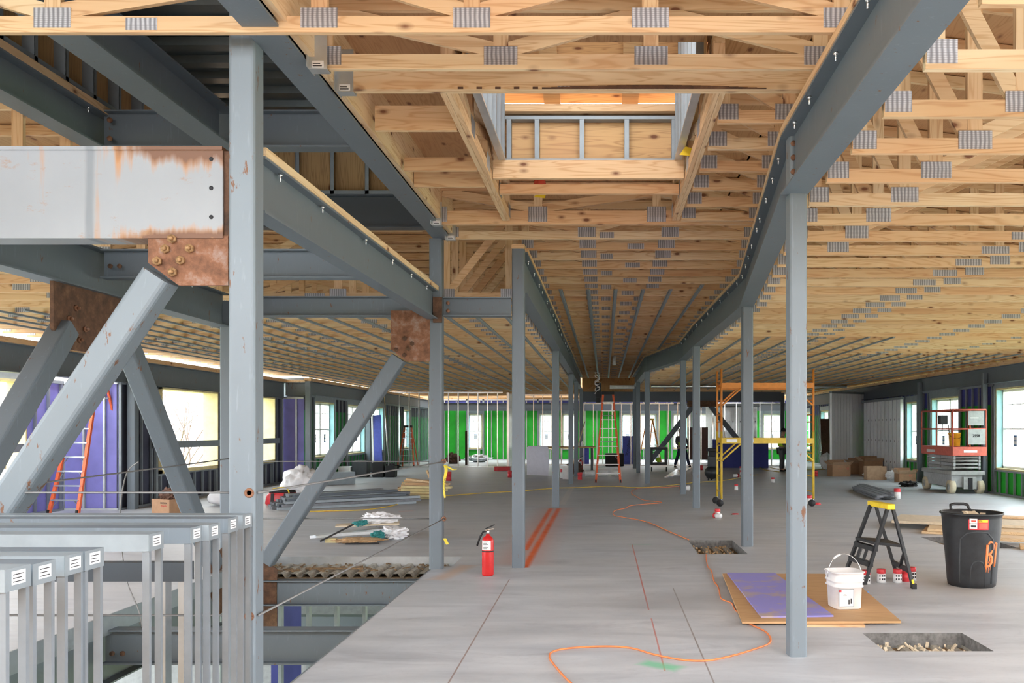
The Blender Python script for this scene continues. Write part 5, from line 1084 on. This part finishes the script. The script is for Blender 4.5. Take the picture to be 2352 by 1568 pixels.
# scrap heap
q = FL(830,1240)
it = [((-4.15,13.0,.07),(-3.2,13.5,.13),.20,.03,'galv','bent pale steel strip across the scrap heap'), ((-4.25,13.1,.05),(-3.35,13.15,.11),.10,.04,'stud_face','long white edged channel at the front of the scrap heap'), ((-4.0,13.5,.17),(-3.1,13.7,.19),.35,.02,'bone','tan panel lying on the scrap heap'), ((-3.95,12.85,.03),(-3.8,12.85,.03),.08,.06,'buck_wood','small wood block at the front left of the scrap heap'), ((-3.6,12.6,.012),(-3.15,12.65,.012),.03,.02,'black','thin black strip lying in front of the scrap heap'), ((-4.0,12.75,.03),(-3.6,13.0,.24),.03,.02,'black','black strip slanting over the scrap heap')]
pile(it, 'scrap_strip', 'scrap', 'scrap lengths on the debris heap')
blob((-3.5,12.85,0), 1, (.42,.26,.08), 'saw_dust', 'sawdust_heap', 'heap of brown chips and sawdust under the scrap metal', 'sawdust', 21, amp=.9)
blob((-3.4,13.75,.12), 1, (.32,.25,.26), 'white_sheet', 'crumpled_sack', 'crumpled printed sack on top of the scrap heap', 'sack', 22, amp=.6)
blob((-3.08,13.3,0), 1, (.22,.25,.22), 'white_sheet', 'plastic_wrapper', 'grey plastic wrapper at the right end of the scrap heap', 'wrapper', 23, amp=.7)
blob((-3.62,13.45,.16), 1, (.13,.12,.11), 'teal', 'teal_wrapper', 'small teal wrapper on the scrap heap', 'wrapper', 24, amp=.5); blob((-3.25,13.0,.04), 1, (.12,.12,.12), 'teal', 'teal_wrapper', 'teal and red wrapper low at the right of the scrap heap', 'wrapper', 25, amp=.5)
# sheeting, bag
blob(FL(650,1150)+Vector((0,1.2,0)), 1, (.50,.5,.85), 'white_sheet', 'plastic_sheeting', 'big heap of crumpled white plastic sheeting right of the foreground column', 'plastic sheeting', 31, 4, .42)
blob(FL(500,1163)+Vector((0,.3,0)), 1, (.38,.3,.36), 'white_sheet', 'white_sack', 'white sack left of the foreground column', 'sack', 33, 3, .2)
q = FL(641,1162); t = thing('tool_bag', 'red and black tool bag with yellow cord on it beside the white sheeting', 'tool bag', q+Vector((0,.2,0)))
MB().lathe([(.30,0),(.34,.05),(.31,.22),(.25,.28),(.22,.29)], q+Vector((0,.2,0)), 24, sy=.55, power=4).build('body', M['red_can'], t, bevel=0)
MB().lathe([(.26,.27),(.27,.30),(.23,.32)], q+Vector((0,.2,0)), 24, sy=.55, power=4).build('rim', M['black'], t); 
for dx in (-.15, .12): MB().obox(q+Vector((dx,.0,.02)), q+Vector((dx,.03,.26)), .06, .02, up=(0,1,0)).build('strap', M['black'], t)
o = MB().tube(smooth([q+Vector(v) for v in ((-.2,.15,.34),(0,.1,.38),(.15,.05,.36),(.25,-.05,.2),(.33,-.1,.04),(.1,-.12,.012),(-.2,-.1,.012))]), .012, 6).build('cord_loop', M['yellow'], loc=q); tag(o, 'bright yellow cord draped over the red tool bag', 'cord')
# tool boxes at left wall
q = FL(857,1096)
for (dx, w_, h, mat, lb) in ((-.95,.42,.36,'white_plastic','white jug shaped box left of the black crates'), (-.45,.50,.55,'charcoal','ribbed dark grey crate near the leaning purple sheet'), (.15,.38,.50,'black','black box between crate and last box'), (.55,.32,.38,'black','smaller black box at the right end of the crates')):
    o = MB().box(q.x+dx-w_/2, q.x+dx+w_/2, q.y, q.y+.4, 0, h).build('tool_crate', M[mat], loc=(q.x+dx, q.y+.2, 0), bevel=.03); tag(o, lb, 'crate')
def lean(px, w_, th, h, mat, label, name='leaning_board', tilt=.4, dy=.0, lat=0):
    p = FL(*px); d = Vector((lat, tilt, h)); t = MB().obox(p, p + d, th, w_, up=(1,0,0)).build(name, M[mat], loc=p); return tag(t, label, 'board')
lean((868,1084), .35, .05, 2.1, 'blue_foam', 'tall dark purple foam board leaning near the left window', tilt=.35, lat=-.15); lean((858,1086), .06, .05, 2.1, 'label', 'white edged strip leaning beside the dark purple board', tilt=.35, lat=-.15)
o = MB().tube([FL(893,1080), FL(893,1080)+Vector((-.25,.3,3.0))], .025, 8).build('conduit_length', M['galv_bright'], loc=FL(893,1080)); tag(o, 'thin bright conduit leaning at the left green wall', 'pipe')
blob(FL(896,1079), 1, (.42,.3,.30), 'black', 'tool_bag', 'black and yellow tool bag by the left partition corner', 'tool bag', 41, amp=.4)
blob(FL(1034,1066)+Vector((0,.6,0)), 1, (.38,.3,.55), 'brown_leather', 'tool_belt_heap', 'brown tool belt heap behind the left partition', 'tool belt', 42, amp=.5)
blob(FL(1092,1063)+Vector((0,1,0)), 1, (.8,.4,.42), 'galv', 'foil_heap', 'crumpled foil and wire heap behind the left partition', 'scrap', 43, 4, .8)
q = FL(1153,1081.5); o = MB().box(q.x-.30, q.x+.30, q.y, q.y+.3, 0, .17).build('tool_case', M['red_can'], loc=q, bevel=.02); tag(o, 'flat red tool case on the floor at the partition end', 'tool case')
# work table with hanging paper
q = FL(1232,1092); t = thing('work_table', 'dark work table with tall legs left of the corridor', 'table', (q.x+.75, q.y+.6, 0)); ZT = .98
MB().box(q.x+.1, q.x+2.0, q.y+.2, q.y+1.1, ZT-.04, ZT).build('table_top', M['plywood_dark'], t)
for dx in (.55, 1.85):
    for dy in (.3, 1.0): MB().box(q.x+dx, q.x+dx+.07, q.y+dy, q.y+dy+.07, 0, ZT-.04).build('leg', M['charcoal'], t)
pr = [(-.38,-.02),(-.38,.95),(-.34,1.0),(.32,1.0),(.38,.93),(.40,.5),(.48,0)]
o = MB().prism([(q.x-.33,q.y,.03),(q.x-.33,q.y,.96),(q.x-.28,q.y,1.0),(q.x+.38,q.y,1.0),(q.x+.42,q.y,.92),(q.x+.43,q.y,.5),(q.x+.40,q.y,.0)], (0,.012,0)).prism([(q.x-.3,q.y,1.0),(q.x+.38,q.y,1.0),(q.x+.38,q.y+.5,1.0),(q.x-.3,q.y+.5,1.0)], (0,0,.006)).build('white_paper_drape', M['paper'], loc=(q.x,q.y,0)); tag(o, 'wide white paper sheet hanging to the floor over the work table', 'paper sheet')
for dx, hh, mt, lb in ((.60,.2,'green_board','green and white bottle on the work table'),(.72,.18,'label','white bottle on the work table beside the green one'),(1.55,.2,'label','pale bottle at the right end of the work table')):
    o = MB().lathe([(.035,0),(.037,.02),(.036,hh*.65),(.015,hh*.8),(.014,hh)], (q.x+dx,q.y+.5,ZT), 10).build('bottle', M[mt], loc=(q.x+dx,q.y+.5,ZT)); tag(o, lb, 'bottle')
p = FL(1302,1100); o = MB().lathe([(.14,0),(.15,.37),(.16,.38),(.16,.42),(.13,.42)], p, 18).build('bucket', M['white_plastic'], loc=p); tag(o, 'tall white bucket beside the third left column', 'bucket')
o = MB().tube([(q.x+1.25,q.y+.05,.4), (q.x+1.65,q.y+.3,1.85)], .018, 8).build('broom_handle', M['wood_z'], loc=(q.x+1.25,q.y+.05,.4)); tag(o, 'wooden broom handle leaning against the work table', 'broom')
blob((q.x+1.3,q.y+.6,0), 1, (.35,.3,.55), 'brown_leather', 'tool_belt_heap', 'brown tool belts under the work table', 'tool belt', 51, amp=.5)
o = MB().box(q.x+.3,q.x+1.7,q.y-.35,q.y-.1,0,.012).build('blue_sheet', M['paper'], loc=(q.x+1,q.y-.2,0)); tag(o, 'pale lilac sheet lying in front of the work table', 'paper sheet')
p = FL(1340,1094)
for k in range(3): o = MB().tube([p+Vector((.05+.45*k,.3,.10)), p+Vector((.38+.45*k,.3,.10))], .10, 14).build('plastic_jar', M['pvc'], loc=p+Vector((.2+.45*k,.3,0))); tag(o, 'white plastic tub lying on the floor behind the tall ladder, %s from the left' % ORD[k], 'tub', 'tubs behind the ladder')
# boards, cart, cases and compressor near the far end
for (x0, x1, yb, yt, d, mat, lb) in ((1334,1353,1058,1024,41,'blue_foam','short blue foam board leaning by the green wall'), (1430,1456,1062,1001,40.8,'blue_foam','blue foam board with black writing behind the tall ladder'), (1637,1765,1073,1009,37.0,'navy_board','wide dark blue board behind the scaffold')):
    a = P(x0, yb, d); b_ = P(x1, yt, d); o = MB().box(a.x, b_.x, d, d+.05, 0, b_.z).build('foam_board', M[mat], loc=(a.x, d, 0)); o['_w'] = (a.x, d, 0); tag(o, lb, 'board')
    if x0 == 1430: text('Styrofoam', .2, ((a.x+b_.x)/2, d-.01, b_.z*.62), (.2,0,1), (-1,0,.2), 'ink', o)
a = P(1581,1057,42); b_ = P(1626,981,42); o = MB().box(a.x, b_.x, 42, 42.5, .15, b_.z).build('crate_panel', M['dark_red'], loc=(a.x,42,0)); tag(o, 'tall dark red brown case standing behind the far partition', 'case')
q = FL(1417,1063); o = MB().box(q.x-.55,q.x+.25,38.6,39.0,0,.55).build('equipment_case', M['black'], loc=(q.x,38.8,0), bevel=.03); tag(o, 'black equipment case behind the tall ladder', 'case')
q = FL(1510,1083); t = thing('tool_cart', 'black two shelf tool cart left of the two middle columns', 'cart', q+Vector((.3,.3,0)))
for z in (.25, .82): MB().box(q.x-.25, q.x+.38, q.y, q.y+.6, z, z+.09).build('shelf', M['black_plastic'], t, bevel=.01)
for dx in (-.25, .30):
    MB().box(q.x+dx, q.x+dx+.08, q.y, q.y+.6, .3, .85).build('upright', M['charcoal'], t)
    MB().tube([(q.x+dx+.02,q.y+.08,.09),(q.x+dx+.06,q.y+.08,.09)], .09, 12).build('wheel', M['rubber'], t)
blob((q.x+.05,q.y+.28,.345), 1, (.11,.10,.22), 'hivis', 'hivis_vest', 'folded high visibility vest on the lower shelf of the tool cart', 'vest', 61)
q = FL(1635,1103); t = thing('air_compressor', 'black round air compressor behind the left scaffold posts', 'compressor', q)
bl = MB(); bl.lathe([(.02,.04),(.16,.08),(.22,.2),(.23,.26),(.20,.36),(.12,.43),(.02,.45)], q, 20); bl.build('tank', M['black_plastic'], t); MB().box(q.x-.12,q.x+.14,q.y-.1,q.y+.15,.42,.75).build('motor', M['charcoal'], t, bevel=.02); MB().box(q.x-.16,q.x+.16,q.y-.1,q.y+.12,.9,1.0).box(q.x-.1,q.x+.1,q.y-.08,q.y+.1,.75,.9).build('control_head', M['black'], t, bevel=.02)
for (x, y_) in ((-.12,-.1),(.12,-.1),(0,.14)): MB().box(q.x+x-.02,q.x+x+.02,q.y+y_-.02,q.y+y_+.02,0,.1).build('foot', M['rubber'], t)
it = []
for k in range(7): a = FL(1530+4*k, 1098 - 1.2*(k%3)); a.z = .03+.03*(k//3); b_ = FL(1556+5*k, 1088+1.5*(k%2)); b_.z = .15+.03*(k//3); it.append((a, b_, .10, .03, 'galv_bright', 'short shiny steel stud piece, %s in the loose bundle right of the tool cart' % ORD[k]))
pile(it, 'stud_offcut', 'steel stud', 'shiny stud offcuts right of the tool cart')
# caution tape
def ribbon(pts, w_, label, tw=0):
    pts = smooth([Vector(p) for p in pts], 4); mb = MB(); t0 = Vector(pts[0])
    vs = []; n = len(pts)
    for i, p in enumerate(pts):
        a = tw*i/n; s = Vector((math.cos(a), math.sin(a)*.6, .1))*w_/2; vs += [p - s, p + s]
    mb.add(vs, [(2*i,2*i+1,2*i+3,2*i+2) for i in range(n-1)]); o = mb.build('caution_tape', M['caution'], loc=t0); return tag(o, label, 'tape')
o = ribbon([P(1022,1068,10.36), P(1025,1080,10.36), P(1021,1100,10.36), P(1020,1125,10.36), P(1022,1143,10.36)], .035, 'yellow caution tape hanging from the upper eye bolt of the corner column', 1.2)
o['_w'] = tuple(P(1022,1068,10.36)); text('CAUTION', .032, P(1022,1112,10.3), (0,0,1), (-1,0,0), 'ink', o)
ribbon([P(1021,1068,10.34), P(1032,1074,10.3), P(1042,1079,10.3), P(1048,1077,10.3)], .03, 'short loose end of caution tape pointing right from the corner column', .6)
ribbon([P(1021,1236,10.36), P(1024,1242,10.35), P(1028,1250,10.35)], .035, 'scrap of yellow tape at the lower part of the corner column', .5)
# ---------------- people ----------------
def skin_mesh(name, chains, mat, parent, sub=1):
    """chains: list of joint lists [(Vector, radius), ...] joined at equal coordinates"""
    vs = []; rad = []; es = []; idx = {}
    for ch in chains:
        prev = None
        for p, r in ch:
            k = tuple(round(c, 4) for c in p)
            if k not in idx: idx[k] = len(vs); vs.append(Vector(p)); rad.append(r)
            if prev is not None and prev != idx[k]: es.append((prev, idx[k]))
            prev = idx[k]
    w0 = Vector(parent['_w']); me = bpy.data.meshes.new(name); me.from_pydata([tuple(v - w0) for v in vs], es, []); me.materials.append(M[mat])
    o = bpy.data.objects.new(name, me); COL.objects.link(o); o.parent = parent; o['_w'] = tuple(w0)
    sk = o.modifiers.new('skin', 'SKIN')
    for i, v in enumerate(me.skin_vertices[0].data): v.radius = (rad[i], rad[i]*.92); v.use_root = (i == 0)
    sk.use_smooth_shade = True; sb = o.modifiers.new('sub', 'SUBSURF'); sb.levels = sub; sb.render_levels = sub; return o
def person(loc, face, label, top_mat, legs_mat, hat, stance=.12, lean_=(0,0), h=1.75, armf=.25):
    loc = Vector(loc); t = thing('person', label, 'person', loc); ca, sa = math.cos(face), math.sin(face); k = h/1.75
    V = lambda x, y_, z: loc + Vector(((x*ca - y_*sa)*k, (x*sa + y_*ca)*k, z*k))     # facing -y before turning
    lx, ly = lean_; hz = .92 - stance*.25
    pel = V(0,0,hz); ch = V(lx*.6,ly*.6,hz+.33); nk = V(lx,ly,hz+.52); hd = V(lx*1.15,ly*1.2-.03,hz+.68)
    body = [[(pel,.145),(V(lx*.3,ly*.3,hz+.16),.125),(ch,.155),(nk,.06),(V(lx*1.08,ly*1.1-.01,hz+.60),.085),(hd,.095),(V(lx*1.2,ly*1.25-.01,hz+.76),.06)]]
    for s in (-1, 1):
        sh = V(lx*.85+s*.19,ly*.85,hz+.46); el = V(lx+s*.26,ly-armf*.4,hz+.20); ha = V(lx+s*.22,ly-armf,hz+.02+armf*.3)
        body.append([(ch,.155),(sh,.065),(el,.045),(ha,.032),(ha+Vector((0,0,-.07*k)),.03)])
        hip = V(s*.10,0,hz-.05); kn = V(s*(.10+stance*.5),-.03,.49*hz/.92); an = V(s*(.10+stance),0,.09); to = V(s*(.11+stance),-.16,.04)
        body.append([(pel,.145),(hip,.095),(kn,.065),(an,.045),(to,.04)])
        for f in range(5): body.append([(ha+Vector((0,0,-.07*k)),.03),(ha+Vector(((f-2)*.014*k,-.01,(-.12-.01*(f in (1,2,3)))*k)),.009),(ha+Vector(((f-2)*.015*k,-.025*k,-.155*k)),.008)])
    skin_mesh('body', body, 'skin', t)
    cl = [[(pel+Vector((0,0,.06)),.185),(V(lx*.3,ly*.3,hz+.16),.185),(ch,.21),(V(lx*.95,ly*.95,hz+.47),.11)]]
    sl = []
    for s in (-1, 1):
        sh = V(lx*.85+s*.19,ly*.85,hz+.46); el = V(lx+s*.26,ly-armf*.4,hz+.20); ha = V(lx+s*.22,ly-armf,hz+.02+armf*.3); sl.append([(ch,.16),(sh,.08),(el,.058),(ha+(el-ha)*.1,.044)])
    skin_mesh('jacket', [[(pel,.155),(V(lx*.3,ly*.3,hz+.16),.14),(ch,.165)]] + sl, 'grey_cloth', t); skin_mesh('vest', cl, top_mat, t)
    tr = []
    for s in (-1, 1): tr.append([(pel,.16),(V(s*.10,0,hz-.05),.112),(V(s*(.10+stance*.5),-.03,.49*hz/.92),.082),(V(s*(.10+stance),0,.08),.066)])
    skin_mesh('trousers', tr, legs_mat, t)
    for s in (-1, 1): MB().lathe([(.045*k,0),(.05*k,.04*k),(.035*k,.08*k)], V(s*(.105+stance),-.06,0), 12, sx=1, sy=2.4, rot=face).build('boot', M['black'], t)
    fc = V(lx*1.15,ly*1.2-.12,hz+.68)
    MB().lathe([(.012*k,-.02*k),(.014*k,0),(.004*k,.03*k)], fc, 8).build('nose', M['skin'], t)
    for s in (-1, 1): MB().lathe([(.009*k,0),(.010*k,.008*k)], V(lx*1.15+s*.032,ly*1.2-.115,hz+.705), 8).build('eye', M['ink'], t); MB().lathe([(.012*k,-.02*k),(.02*k,.0),(.014*k,.03*k)], V(lx*1.15+s*.095,ly*1.2-.02,hz+.68), 8, sx=.5).build('ear', M['skin'], t)
    MB().obox(V(lx*1.15-.025,ly*1.2-.118,hz+.645), V(lx*1.15+.025,ly*1.2-.118,hz+.645), .01, .006).build('mouth', M['lift_red'], t)
    MB().lathe([(.15*k,.74*k-.02),(.12*k,.745*k),(.115*k,.80*k),(.08*k,.85*k),(.02*k,.87*k)], V(lx*1.18,ly*1.22-.02,hz-.01), 18).build('hard_hat', M[hat], t)
    return t
q = FL(1563,1071); person((q.x, 37.55, 0), .3, 'person in yellow green vest and navy trousers, legs apart, at the far end', 'hivis', 'navy_cloth', 'label', .24, (-.1,-.12), 1.66, .3)
q = FL(1795,1082); person((q.x, q.y, 0), 1.2, 'person in yellow green vest and grey trousers half hidden by the nearest right column', 'hivis', 'grey_cloth', 'black', .06, (0,-.05), 1.62, .2)
# small things on the far floor
q = FL(1105,1045)
tag(MB().box(-6.15,-6.05,40.0,40.1,0,1.5).build('timber_post', M['dark_red'], loc=(-6.1,40,0)), 'thin dark post standing in front of the far window left of centre', 'post')
lean((1898,1075), .35, .05, 2.0, 'brown_leather', 'dark brown door panel leaning left of the shiny wall', tilt=.3)
o = MB().box(2.2+.0,2.6,6.0,6.01,0,.0).build if False else None
tag(MB().lathe([(.02,0),(.03,.01),(.02,.02)], FL(1980,1362), 10, sx=2.5).build('blue_marker', M['sky_blue'], loc=FL(1980,1362)), 'small blue marker lying right of the white bucket', 'marker')
